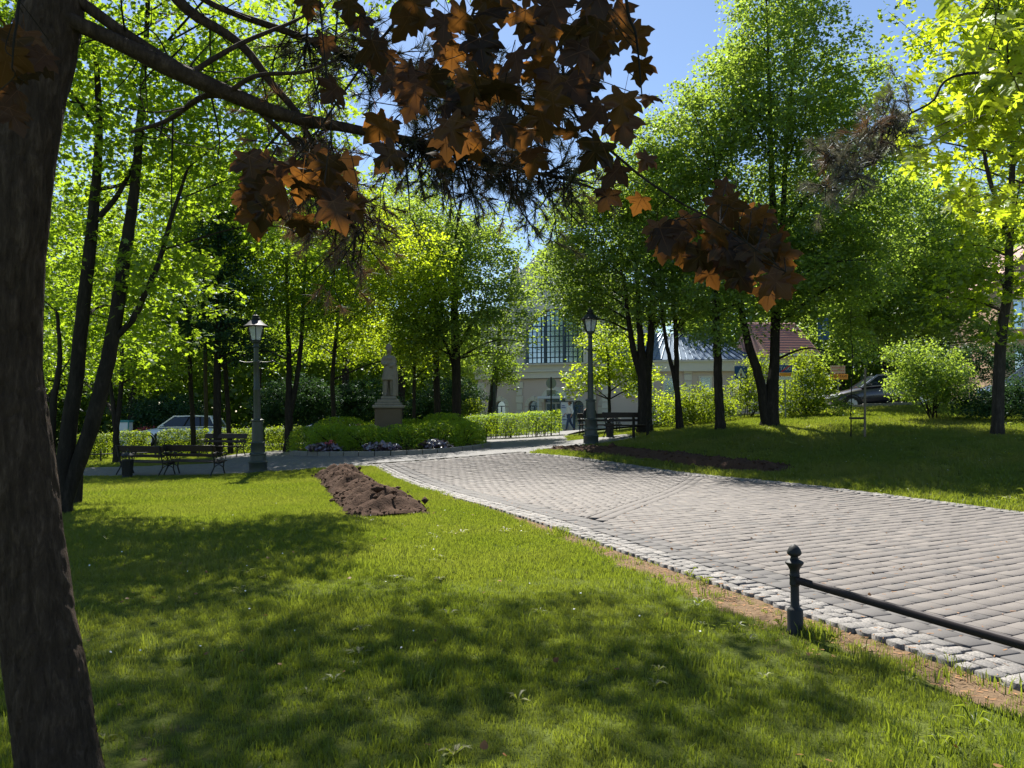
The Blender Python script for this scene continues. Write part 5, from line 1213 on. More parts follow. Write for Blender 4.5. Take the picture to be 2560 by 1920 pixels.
def skin_mesh(name, V, E, R, mat, sub=2, root=0):
    me = bpy.data.meshes.new(name); me.from_pydata([tuple(map(float, v)) for v in V], E, []); o = bpy.data.objects.new(name, me); COL.objects.link(o)
    md = o.modifiers.new('s', 'SKIN'); md.use_smooth_shade = True
    for i, rr in enumerate(R): me.skin_vertices[0].data[i].radius = (rr, rr) if np.isscalar(rr) else rr
    me.skin_vertices[0].data[root].use_root = True
    o.modifiers.new('b', 'SUBSURF').levels = sub
    dg = bpy.context.evaluated_depsgraph_get(); m2 = bpy.data.meshes.new_from_object(o.evaluated_get(dg)); bpy.data.objects.remove(o); m2.name = name
    m2.materials.clear(); m2.materials.append(mat); return m2
def remesh(name, meshes, voxel, mat, sm=True):
    mb = MB()
    for m in meshes:
        mb.add([v.co for v in m.vertices], [tuple(p.vertices) for p in m.polygons])
    me = bpy.data.meshes.new(name); me.from_pydata(mb.v, [], mb.f); o = bpy.data.objects.new(name, me); COL.objects.link(o)
    md = o.modifiers.new('r', 'REMESH'); md.mode = 'VOXEL'; md.voxel_size = voxel
    s_ = o.modifiers.new('sm', 'SMOOTH'); s_.iterations = 3; s_.factor = .5
    dg = bpy.context.evaluated_depsgraph_get(); m2 = bpy.data.meshes.new_from_object(o.evaluated_get(dg)); bpy.data.objects.remove(o); m2.name = name; m2.materials.clear(); m2.materials.append(mat)
    for p in m2.polygons: p.use_smooth = True
    return m2
t = NT('weathered_sandstone'); nz = t.noise(6, 5, .65, t.obj()); n2 = t.noise(45, 4, .6, t.obj()); c = t.mix(nz.outputs[0], (.13, .115, .085), (.32, .285, .215)); t.principled(t.mix(t.math('MULTIPLY', n2.outputs[0], .4), c, (.16, .14, .11)), .85, t.bump(n2.outputs[0], .35, .01), spec=.25); M['stone'] = t.m
t = NT('pedestal_stone'); nz = t.noise(3, 5, .65, t.obj()); n2 = t.noise(40, 4, .6, t.obj()); c = t.mix(nz.outputs[0], (.10, .072, .045), (.17, .13, .085)); t.principled(t.mix(t.math('MULTIPLY', n2.outputs[0], .4), c, (.10, .075, .05)), .85, t.bump(n2.outputs[0], .3, .01), spec=.25); M['pedestal'] = t.m
sb = np.array([(972 - 1280) / FPX * 29, 29.0, 0]); sb[2] = Hf(sb[0], sb[1]) + .1; zt = 1.55 + (1035 - 993) / FPX * 29 - sb[2]    # height of the top of the pedestal
statue = thing('statue', 'standing stone statue of a cloaked man on a square pedestal', 'statue', sb, rad(6))
mb = MB(); mb.box((0, 0, (zt - .42) / 2 - .1), (.98, .98, zt - .42 + .2), bev=.02); ped = mb.build('pedestal', M['pedestal'], statue)
mb = MB(); mb.box((0, 0, zt - .36), (1.16, 1.16, .12), bev=.03); mb.box((0, 0, zt - .255), (.98, .98, .09), bev=.02); mb.box((0, 0, zt - .15), (.82, .82, .12), bev=.02); mb.build('cap', M['stone'], statue)
mb = MB(); mb.box((0, 0, zt - .03), (.58, .5, .12), bev=.03); mb.build('plinth', M['stone'], statue)
Vs = [(0, 0, 1.0), (0, 0, 1.2), (0, .01, 1.42), (0, .01, 1.58), (-.01, -.01, 1.68), (-.015, -.03, 1.82), (-.18, 0, 1.50), (-.27, -.04, 1.27), (-.12, -.19, 1.22), (.18, 0, 1.50), (.24, -.05, 1.26), (.10, -.19, 1.17), (-.10, 0, .92), (-.11, -.04, .50), (-.11, .02, .09), (.10, 0, .92), (.11, -.02, .50), (.11, .02, .09), (-.13, -.13, .04), (.14, -.12, .04), (-.03, -.21, 1.27), (.02, -.20, 1.12)]
Es = [(0, 1), (1, 2), (2, 3), (3, 4), (4, 5), (2, 6), (6, 7), (7, 8), (2, 9), (9, 10), (10, 11), (0, 12), (12, 13), (13, 14), (0, 15), (15, 16), (16, 17), (14, 18), (17, 19), (8, 20), (11, 21)]
Rs = [.16, .155, .18, .085, .075, .105, .085, .075, .055, .085, .075, .055, .115, .085, .06, .115, .085, .06, .045, .045, .04, .04]
body = skin_mesh('figure', Vs, Es, Rs, M['stone'])
coat = MB(); coat.lathe([(.275, .62), (.285, .66), (.25, .82), (.21, 1.0), (.19, 1.2), (.20, 1.40), (.14, 1.52)], 18); cm = coat.mesh('x', None)
for v in cm.vertices: v.co.y *= .78
cloak = MB()
for kx, ky, rr in ((.24, .06, .075), (.17, .13, .085), (.06, .16, .08), (-.06, .16, .08), (-.17, .12, .075), (.29, -.04, .06), (.25, -.12, .05), (.18, -.15, .04)):
    cloak.tube(smooth_line([(kx, ky, .02), (kx * 1.03, ky, .5), (kx * .98, ky * .95, 1.0), (kx * .66, ky * .6, 1.46)], 4), np.linspace(rr * 1.1, rr * .7, 13), 8)
cloak.lathe([(.20, 1.44), (.17, 1.51), (.075, 1.56)], 12); clm = cloak.mesh('x', None)
hair = MB(); hair.lathe([(.03, 1.76), (.118, 1.79), (.128, 1.88), (.11, 1.97), (.05, 2.01)], 12, (-.015, 0, 0)); hair.lathe([(.06, 1.60), (.085, 1.70), (.10, 1.80)], 12, (-.01, .035, 0)); nose = MB(); nose.box((-.015, -.145, 1.845), (.03, .05, .06)); nose.box((-.015, -.12, 1.775), (.09, .06, .07))
fig = remesh('figure', [body, cm, clm, hair.mesh('x', None), nose.mesh('x', None)], .022, M['stone'])
o = link('figure', fig, statue, (0, 0, zt + .02)); o.scale = (.99, .99, .99)

# ---- heaps of soil ------------------------------------------------------------------------------------------------
def soil_heap(label, A, B, wdt, ht, seed, ridges, off):
    d = B - A; L = float(np.hypot(*d)); d = d / L; nrm = np.array([-d[1], d[0]])
    a = np.arange(-.5, L + .51, .045); b = np.arange(-wdt * 1.25, wdt * 1.25 + .01, .045); Aa, Bb = np.meshgrid(a, b)
    x = A[0] + d[0] * Aa + nrm[0] * Bb; y = A[1] + d[1] * Aa + nrm[1] * Bb
    end = np.clip(np.minimum(Aa + .5, L + .5 - Aa) / .9, 0, 1); prof_ = np.clip(1 - (Bb / (wdt * (.75 + .5 * fbm(Aa, Bb * 0, .8, seed)))) ** 2, 0, 1) * np.sqrt(end)
    h = ht * prof_ ** .8 * (.55 + .9 * fbm(Aa, Bb, .9, seed + 1))
    h = h * (1 - .5 * ridges * (.5 + .5 * np.cos(Aa * 8.5 + 3.0 * Bb + 7 * fbm(Aa, Bb, .5, seed + 2)))) + prof_ ** .5 * ht * (.34 * (fbm(Aa, Bb, 4, seed + 3, 3) - .5) + .30 * (fbm(Aa, Bb, 13, seed + 6, 2) - .5))
    z = H(x, y) - off + h - .03 * (prof_ <= 0.001) - .01
    nx, ny = len(a), len(b); i = np.arange(nx * ny).reshape(ny, nx); Q = np.stack([i[:-1, :-1], i[:-1, 1:], i[1:, 1:], i[1:, :-1]], -1).reshape(-1, 4); Q = Q[prof_.ravel()[Q].max(1) > .001]
    me = mesh_np('soil_heap', np.stack([x.ravel(), y.ravel(), z.ravel()], 1), [Q], M['soil'], True); bm = bmesh.new(); bm.from_mesh(me); bmesh.ops.delete(bm, geom=[v for v in bm.verts if not v.link_faces], context='VERTS'); bm.to_mesh(me); bm.free()
    o = link('soil_heap', me); tag(o, label, 'soil heap')
    q = np.random.default_rng(seed + 9); n = int(260 * L * wdt); ii = q.integers(0, nx * ny, n * 6); w0 = prof_.ravel()[ii]; ii = ii[(w0 > .001) & (q.random(len(ii)) < .35 + .6 * (w0 < .35))][:n]; n = len(ii)
    P = np.stack([x.ravel()[ii], y.ravel()[ii], z.ravel()[ii]], 1) + np.c_[q.normal(0, .05, (n, 2)), np.zeros(n)]; s_ = q.exponential(.014, n) + .008
    oc = np.array([(1, 0, 0), (-1, 0, 0), (0, 1, 0), (0, -1, 0), (0, 0, .8), (0, 0, -.8)]); V = P[:, None] + s_[:, None, None] * oc[None] * q.uniform(.6, 1.3, (n, 6, 1))
    tf = np.array([(0, 2, 4), (2, 1, 4), (1, 3, 4), (3, 0, 4), (2, 0, 5), (1, 2, 5), (3, 1, 5), (0, 3, 5)]); F = (tf[None] + 6 * np.arange(n)[:, None, None]).reshape(-1, 3)
    link('clods', mesh_np('clods', V.reshape(-1, 3), [F], M['soil']), o, kind='stuff')
soil_heap('long furrowed heap of dark brown soil on the left lawn', MOUND_A, MOUND_B, .64, .36, 501, 1, .06)
soil_heap('low narrow strip of dark soil along the right side of the path', MULCH_A, MULCH_B, .48, .17, 502, .4, .035)

# ---- broad-leaved weeds and daisies in the lawn -----------------------------------------------------------------------
r = np.random.default_rng(611)
def weeds(name, n, x0, x1, y0, y1, lo, hi, cnt, ln, label, mat, up):
    Vs, Fs, Ts, off = [], [], [], 0
    for _ in range(n):
        x, y = r.uniform(x0, x1), r.uniform(y0, y1)
        if not lawn_ok(x, y): continue
        z = float(ground_z(x, y)) + .01; s_ = r.uniform(lo, hi); m = int(r.integers(*cnt)); a0 = r.uniform(0, 6.28)
        for k in range(m):
            a = a0 + 6.28 * k / m + r.normal(0, .2); L_ = s_ * r.uniform(.6, 1.1); w_ = L_ * ln; u_ = up * r.uniform(.4, 1.3); c, q = math.cos(a), math.sin(a)
            pts = [(0, 0, 0), (.45, .5, .45), (1, 0, .35), (.45, -.5, .45), (.5, 0, .38)]
            V = [(x + c * p[0] * L_ - q * p[1] * w_, y + q * p[0] * L_ + c * p[1] * w_, z + p[2] * L_ * u_) for p in pts]; Vs += V; Fs += [(off, off + 4, off + 1), (off + 1, off + 4, off + 2), (off + 4, off + 3, off + 2), (off, off + 3, off + 4)]; Ts += [r.random()] * 5; off += 5
    tag(link(name, mesh_np(name, np.array(Vs), [np.array(Fs)], mat, False, Ts)), label, kind='stuff')
weeds('weeds', 110, -5.5, 2.4, 2.8, 12, .05, .12, (4, 9), .28, 'plantain and dandelion leaves dotted through the lawn', M['grass'], 1.0)
weeds('weeds', 420, 2, 17, 11, 24, .08, .2, (4, 8), .25, 'broad weeds in the grass right of the path', M['grass'], 1.4)
weeds('weeds', 40, 1.2, 2.9, 3.2, 7.6, .04, .10, (6, 12), .12, 'grass tufts and weeds growing along the path kerb', M['grass'], 2.2)
M['daisy'] = mat_plain('white_petal', (.75, .75, .72), .7, 0, .05, 5, 0)
n = 300; x = np.concatenate([r.uniform(-6, 2, 60), r.uniform(2, 18, 240)]); y = np.concatenate([r.uniform(4, 14, 60), r.uniform(10, 24, 240)]); k = lawn_ok(x, y); x, y = x[k], y[k]
V, F, T = leaf_arrays(np.stack([x, y, ground_z(x, y) + .06], 1), r.normal(0, .4, (len(x), 3)) + (0, -.5, 1), r.uniform(.012, .022, len(x)), ROUND, r); tag(link('daisies', mesh_np('daisies', V, [F], M['daisy'], False)), 'tiny white daisies scattered in the grass', kind='stuff')

M['fallen'] = mat_leaf('fallen_leaf', (.16, .07, .03), (.30, .17, .07), (.2, .1, .03), .25, .02)
n = 190; x = np.concatenate([r.uniform(-5, 2.4, 110), r.uniform(2, 8, 80)]); y = np.concatenate([r.uniform(2.9, 13, 110), r.uniform(5, 16, 80)]); zz = np.where(in_path(x, y), H(x, y) + .012, ground_z(x, y) + .045)
V, F, T = leaf_arrays(np.stack([x, y, zz], 1), r.normal(0, .35, (n, 3)) + (0, 0, 1), r.uniform(.02, .05, n), ROUND, r); tag(link('fallen_leaves', mesh_np('fallen_leaves', V, [F], M['fallen'], False, T)), 'small dry brown leaves fallen on lawn and path', kind='stuff')
# ================================================================== STATION BUILDING
def mat_wall(name, a, b, sc=3):
    t = NT(name); n1 = t.noise(sc, 5, .65, t.obj()); n2 = t.noise(.5, 3, .5, t.obj()); t.principled(t.mix(t.math('MULTIPLY', t.math('ADD', n1.outputs[0], n2.outputs[0]), .5), a, b), .9, t.bump(n1.outputs[0], .15, .01), spec=.2); return t.m
M['plaster_pink'] = mat_wall('pink_plaster', (.68, .55, .48), (.76, .63, .56)); M['plaster_cream'] = mat_wall('cream_plaster', (.76, .70, .59), (.84, .78, .67))
M['roof_blue'] = mat_plain('blue_grey_sheet_roof', (.10, .15, .22), .38, .4, .1, 6, .05, .5); M['frame_blue'] = mat_plain('blue_grey_window_frame', (.07, .10, .13), .5, .2, .1, 6, 0)
t = NT('window_glass'); nz = t.noise(.9, 2, .5, t.obj()); t.principled(t.mix(nz.outputs[0], (.22, .30, .36), (.55, .66, .78)), .12, None, .75, .9); M['glass'] = t.m
M['door_blue'] = mat_plain('blue_door_paint', (.06, .13, .22), .5, 0, .1, 5, 0)
bx, by = (1384 - 1280) / FPX * 52, 52.0; bz = Hf(bx, by) - .1
st = thing('station_building', 'pink and cream station hall with a huge arched window', 'building', (bx, by, bz), rad(-22))
# local: x along the facade, -y towards the viewer, z up
def arch_poly(cx, z0, zs, r0, n=14): return [(cx - r0, z0), (cx + r0, z0)] + [(cx + r0 * math.cos(a), zs + r0 * math.sin(a)) for a in np.linspace(0, math.pi, n)]
def wall_with_holes(mb, outer, holes, y0, y1):
    """front sheet with openings cut through it, plus the reveals"""
    bm = bmesh.new(); ed = []
    for lp in [outer] + holes:
        vs = [bm.verts.new((p[0], y0, p[1])) for p in lp]; ed += [bm.edges.new((vs[i], vs[(i + 1) % len(vs)])) for i in range(len(vs))]
    bmesh.ops.triangle_fill(bm, edges=ed, use_beauty=True); bm.verts.index_update()
    mb.add([v.co for v in bm.verts], [tuple(v.index for v in f.verts) for f in bm.faces]); bm.free()
    for lp in holes + [outer]:
        n = len(lp); mb.add([(p[0], y0, p[1]) for p in lp] + [(p[0], y1, p[1]) for p in lp], [(i, (i + 1) % n, n + (i + 1) % n, n + i) for i in range(n)])
wx = [-3.9, -1.45, 1.75, 3.75, 8.2]           # ground-floor arched windows
holes = [arch_poly(x, 1.0 if i < 2 else .1, 2.1, .36, 10) for i, x in enumerate(wx[:4])] + [arch_poly(.1, .05, 2.35, .75, 12)]
mb = MB(); wall_with_holes(mb, [(-5.6, -.4), (5.6, -.4), (5.6, 3.95), (-5.6, 3.95)], holes, 0, .35); mb.build('wall', M['plaster_pink'], st, label='pink ground-floor wall')
mb = MB(); R = 2.15
wall_with_holes(mb, [(-3.3, 4.95), (3.3, 4.95), (3.3, 10.6), (2.4, 11.4), (1.3, 12.4), (0, 13.3), (-1.3, 12.4), (-2.4, 11.4), (-3.3, 10.6)], [arch_poly(0, 4.96, 6.55, R, 24)], .02, .5)
mb.build('gable_wall', M['plaster_cream'], st)
mb = MB(); mb.box((0, 3.6, 4.5), (11.2, 6.4, 9.0)); mb.box((0, 5.5, 7.5), (6.5, 9, 8)); mb.build('hall', M['plaster_cream'], st)
mb = MB(); mb.prism([(-3.6, 11.0), (3.6, 11.0), (0, 13.6)], .8, 10.0); mb.build('roof', M['roof_blue'], st)
mb = MB(); mb.box((0, -.06, 4.2), (11.5, .4, .42)); mb.box((0, -.12, 4.47), (11.7, .52, .10)); mb.box((0, -.04, 4.70), (11.3, .36, .36)); mb.box((0, -.16, 4.93), (11.8, .6, .10)); mb.build('cornice', M['plaster_cream'], st)
mb = MB(); mb.box((-4.5, -.02, 5.02), (2.5, .7, .07)); mb.box((4.5, -.02, 5.02), (2.5, .7, .07)); mb.build('coping', M['roof_blue'], st)
for s_ in (-1, 1):
    mb = MB(); mb.box((s_ * 2.75, -.06, 7.7), (.8, .3, 5.4)); mb.box((s_ * 2.75, -.12, 10.5), (1.0, .45, .3)); mb.lathe([(.32, 10.7), (.36, 11.2), (.2, 11.5), (.26, 11.7), (.02, 12.2)], 10, (s_ * 2.75, .1, 0)); mb.build('pilaster', M['plaster_cream'], st)
a = np.linspace(0, math.pi, 25); mb = MB()
for i in range(24):
    q = [(rr * math.cos(t_), 6.55 + rr * math.sin(t_)) for rr, t_ in ((R, a[i]), (R + .38, a[i]), (R + .38, a[i + 1]), (R, a[i + 1]))]; mb.prism(q, -.12, .05)
for s_ in (-1, 1): mb.box((s_ * (R + .19), -.035, 5.76), (.38, .17, 1.58))
mb.build('arch_moulding', M['plaster_cream'], st)
mb = MB()
for x in (-.68, .68): mb.box((x, .24, 4.97 + (1.58 + math.sqrt(R * R - x * x)) / 2), (.17, .14, 1.58 + math.sqrt(R * R - x * x)))
mb.box((0, .24, 5.02), (2 * R, .13, .10)); win = mb.build('window', M['frame_blue'], st, label='huge arched hall window with many panes')
gx = [x for x in np.arange(-1.95, 2.0, .325) if min(abs(x - .68), abs(x + .68)) > .1]; gz = list(np.arange(5.42, 8.7, .36))
for q_, x in enumerate(gx): hh = 1.58 + math.sqrt(R * R - x * x); mb = MB(); mb.box((x, .26, 4.97 + hh / 2), (.06 if q_ % 3 == 0 else .035, .07, hh)); mb.build('glazing_bar', M['frame_blue'], win)
for q_, z in enumerate(gz):
    hw = R if z < 6.55 else math.sqrt(max(.01, R * R - (z - 6.55) ** 2)); mb = MB(); mb.box((0, .265, z), (2 * hw, .055, .03 if q_ % 2 else .065)); mb.build('glazing_bar', M['frame_blue'], win)
ap = np.array(arch_poly(0, 4.97, 6.55, R, 24)); xs_ = [-R] + sorted(gx + [-.68, .68]) + [R]; zs_ = [4.97] + gz + [8.72]; rr_ = np.random.default_rng(5)
for xa, xb in zip(xs_[:-1], xs_[1:]):
    for za, zb in zip(zs_[:-1], zs_[1:]):
        q = np.array([(xa + .006, za + .006), (xb - .006, za + .006), (xb - .006, zb - .006), (xa + .006, zb - .006)])
        for a_, b_ in zip(ap, np.roll(ap, -1, 0)):
            e_ = b_ - a_; n_ = np.array([e_[1], -e_[0]]); q = clip(q, n_, float(n_ @ a_))
            if len(q) < 3: break
        if len(q) >= 3 and parea(q) > .004:
            t_ = rr_.normal(0, .004, 2); mb = MB(); mb.prism([tuple(p_) for p_ in q], .30 + t_[0], .33 + t_[0]); mb.build('pane', M['glass'], win)
for i, x in enumerate(wx[:4]):
    z0 = 1.0 if i < 2 else .1
    mb = MB(); mb.prism(arch_poly(x, z0, 2.1, .36, 10), .2, .24); w_ = mb.build('window', M['glass'], st)
    mb = MB(); mb.box((x, .18, (z0 + 2.1) / 2), (.05, .06, 2.1 - z0)); mb.box((x, .18, 2.1), (.72, .06, .06)); mb.box((x - .33, .18, (z0 + 2.1) / 2), (.06, .06, 2.1 - z0)); mb.box((x + .33, .18, (z0 + 2.1) / 2), (.06, .06, 2.1 - z0)); mb.build('frame', M['door_blue'] if i >= 2 else M['frame_blue'], w_)
    mb = MB(); aa = np.linspace(0, math.pi, 10)
    for k in range(9):
        q = [(x + rr * math.cos(t_), 2.1 + rr * math.sin(t_)) for rr, t_ in ((.37, aa[k] + .02), (.64, aa[k] + .02), (.64, aa[k + 1] - .02), (.37, aa[k + 1] - .02))]; mb.prism(q, -.07, .02)
    for s_ in (-1, 1): mb.box((x + s_ * .5, -.025, (z0 + 2.02) / 2), (.26, .09, 2.02 - z0))
    mb.box((x, -.06, 2.62), (.2, .14, .34)); mb.build('surround', M['plaster_cream'], st)
qm = []
for wq in (.40, .52): mb = MB(); mb.box((0, 0, 0), (wq, .16, .46), bev=.02); qm.append(mb.mesh('quoin', M['plaster_cream']))
for x in (-5.35, -2.45, 2.75, 5.3):
    for k in range(8): link('quoin', qm[k % 2], st, (x, -.07, .1 + k * .49))
mb = MB(); aa = np.linspace(0, math.pi, 13)
for k in range(12): mb.prism([(.1 + rr * math.cos(t_), 2.35 + rr * math.sin(t_)) for rr, t_ in ((.76, aa[k]), (1.06, aa[k]), (1.06, aa[k + 1]), (.76, aa[k + 1]))], -.07, .02)
mb.build('surround', M['plaster_cream'], st)
mb = MB(); mb.prism(arch_poly(.1, .05, 2.35, .75, 12), .25, .3); dr = mb.build('door', M['glass'], st); mb = MB()
for x in (-.6, .1, .8): mb.box((x, .2, 1.15), (.09, .08, 2.2))
mb.box((.1, .2, 2.3), (1.5, .08, .09)); mb.build('frame', M['white'], dr)
mb = MB(); mb.box((.1, -.6, 2.62), (1.6, 1.3, .07)); mb.box((.1, -1.24, 2.66), (1.6, .05, .16)); 
for s_ in (-.68, .88): mb.box((s_, -1.18, 1.3), (.07, .07, 2.6))
mb.build('canopy', M['white'], st)
# blue-roofed annex, its own wing to the right
ax_ = (1560 - 1280) / FPX * 48; an = thing('annex_building', 'low pale annex with a blue-grey sheet metal roof', 'building', (ax_, 49.5, Hf(ax_, 49.5) - .1), rad(-6))
mb = MB(); mb.box((3.6, 4, 2.05), (9.4, 7.5, 4.9)); mb.build('wall', M['plaster_pink'], an)
mb = MB(); mb.box((3.6, .12, 4.15), (9.7, .3, .62)); mb.box((3.6, .08, 4.5), (9.9, .45, .1)); mb.build('cornice', M['plaster_cream'], an)
mb = MB(); V = [(-1.4, -.1, 4.58), (8.6, -.1, 4.58), (8.6, 8.1, 4.58), (-1.4, 8.1, 4.58), (1.6, 3.2, 6.6), (6.0, 3.2, 6.6), (6.0, 4.6, 6.6), (1.6, 4.6, 6.6)]; mb.add(V, [(3, 2, 1, 0), (0, 1, 5, 4), (1, 2, 6, 5), (2, 3, 7, 6), (3, 0, 4, 7), (4, 5, 6, 7)]); rf = mb.build('roof', M['roof_blue'], an)
for x in np.arange(-1.2, 8.5, .42):
    xt = 1.6 + (x + 1.4) / 10 * 4.4; mb = MB(); mb.bar((x, -.1, 4.61), (xt, 3.2, 6.63), .05, .06); mb.build('seam', M['roof_blue'], rf)
for x in (.9, 3.1, 5.4, 7.4):
    mb = MB(); mb.box((x, .22, 2.9), (.62, .1, 1.1)); w_ = mb.build('window', M['glass'], an); mb = MB(); mb.box((x, .19, 2.28), (.85, .16, .1)); mb.box((x - .36, .2, 2.9), (.12, .13, 1.2)); mb.box((x + .36, .2, 2.9), (.12, .13, 1.2)); mb.box((x, .2, 3.5), (.9, .14, .12)); mb.build('frame', M['plaster_cream'], w_)
mb = MB(); mb.box((0, 0, 0), (.5, .14, .42), bev=.02); qa = mb.mesh('quoin', M['plaster_cream'])
for x in (-.95, 1.9, 4.3):
    for k in range(9): link('quoin', qa, an, (x, .2, .3 + k * .45))
# red-tiled house
M['tile_red'] = mat_plain('red_brown_roof_tiles', (.33, .19, .165), .8, 0, .25, 12, .2); M['house_peach'] = mat_wall('peach_plaster', (.50, .33, .22), (.60, .42, .30))
hx = (1995 - 1280) / FPX * 45; rh = thing('tiled_house', 'low house with a red-brown tiled roof behind the road signs', 'building', (hx, 46, 1.7), rad(4))
mb = MB(); mb.box((0.05, 3, 1.6), (2.8, 6, 3.6)); mb.build('wall', M['plaster_cream'], rh); mb = MB(); mb.prism([(-.6, 3.35), (6.6, 3.35), (3, 5.7)], -1.5, 1.6, 0); rf = mb.build('roof', M['tile_red'], rh)
for k in range(13):
    f_ = k / 13; mb = MB(); mb.box((0, -.6 + 3.6 * f_, 3.40 + 2.35 * f_), (3.12, .06, .05)); mb.build('tile_course', M['tile_red'], rf)
mb = MB(); mb.box((0, -.72, 3.34), (3.2, .16, .12)); mb.build('gutter', M['white'], rh)
for x in (-.65, .7): mb = MB(); mb.box((x, -.02, 1.9), (1.1, .1, 1.2)); w_ = mb.build('window', M['glass'], rh); mb = MB(); mb.box((x, -.05, 2.55), (1.2, .14, .1)); mb.box((x, -.05, 1.25), (1.2, .16, .1)); mb.box((x, -.06, 1.9), (.07, .12, 1.2)); mb.build('frame', M['white'], w_)
# peach house at the right edge
ph_x = (2640 - 1280) / FPX * 40; ph = thing('peach_house', 'peach-coloured house wall showing at the right edge', 'building', (ph_x, 41, 2.0), rad(-8))
mb = MB(); mb.box((0, 3, 3.2), (4.3, 6, 6.8)); mb.build('wall', M['house_peach'], ph); mb = MB(); mb.prism([(-2.5, 6.6), (2.5, 6.6), (0, 9)], -.3, 6.3); mb.build('roof', M['tile_red'], ph)
mb = MB(); mb.box((0, -.06, 1.15), (4.5, .16, .22)); mb.box((0, -.05, 3.6), (4.45, .14, .16)); mb.build('string_course', M['plaster_cream'], ph)
for x, z in ((-.9, 2.2), (.9, 2.2), (-.9, 4.9), (.9, 4.9)): mb = MB(); mb.box((x, -.02, z), (.9, .1, 1.4)); w_ = mb.build('window', M['glass'], ph); mb = MB(); mb.box((x, -.07, z), (.07, .1, 1.4)); mb.box((x, -.07, z - .75), (1.1, .16, .1)); mb.box((x, -.07, z + .75), (1.1, .16, .1)); mb.build('frame', M['white'], w_)

# ================================================================== ROADS
t = NT('asphalt'); nz = t.noise(60, 4, .7, t.pos()); n2 = t.noise(.6, 3, .6, t.pos()); t.principled(t.mix(t.math('MULTIPLY', t.math('ADD', nz.outputs[0], n2.outputs[0]), .5), (.05, .05, .052), (.12, .12, .12)), .85, t.bump(nz.outputs[0], .3, .01), spec=.3); M['asphalt'] = t.m
link('street', grid_mesh('street', np.arange(-60, -6, .5), np.arange(35, 47.1, .5), lambda x, y: H(x, y) + .012, M['asphalt'], lambda x, y: (y > 36.5) & (y < 46) & (x < -8)), kind='structure', label='asphalt street behind the left hedges')
def road_y(x): return np.interp(x, [5, 11, 16, 22, 34], [33.5, 32.6, 31.6, 30.5, 28.6])
def road_z(x, y): return np.interp(x, [6, 10, 14, 18, 22, 28, 36], [1.25, 1.45, 1.68, 1.86, 2.02, 2.25, 2.5]) + 0 * y
link('road', grid_mesh('road', np.arange(5.5, 36.01, .5), np.arange(28, 40.01, .25), lambda x, y: np.maximum(road_z(x, y), H(x, y) + .02), M['asphalt'], lambda x, y: (y > road_y(x)) & (y < road_y(x) + 6)), kind='structure', label='asphalt road climbing along the right bank')
kb = thing('road_kerb', 'pale stone kerb and low wall along the road on the right bank', 'kerb', (14, 31.8, float(H(14, 31.8)))); ko = np.array([14, 31.8, float(H(14, 31.8))])
for k, x in enumerate(np.arange(6.5, 30, 1.0)):
    y = float(road_y(x + .5)) - .1; z = float(max(road_z(x + .5, y), H(x + .5, y) + .02)); sl = math.atan2(float(road_y(x + 1) - road_y(x)), 1.0)
    mb = MB(); mb.box((x + .5 - ko[0], y - ko[1], z + .03 - ko[2]), (.985, .16, .2), rz=sl, bev=.015); mb.box((x + .5 - ko[0], y - .06 - ko[1], z - .22 - ko[2]), (.98, .1, .34), rz=sl); mb.build('kerb_stone', M['kerb'], kb)

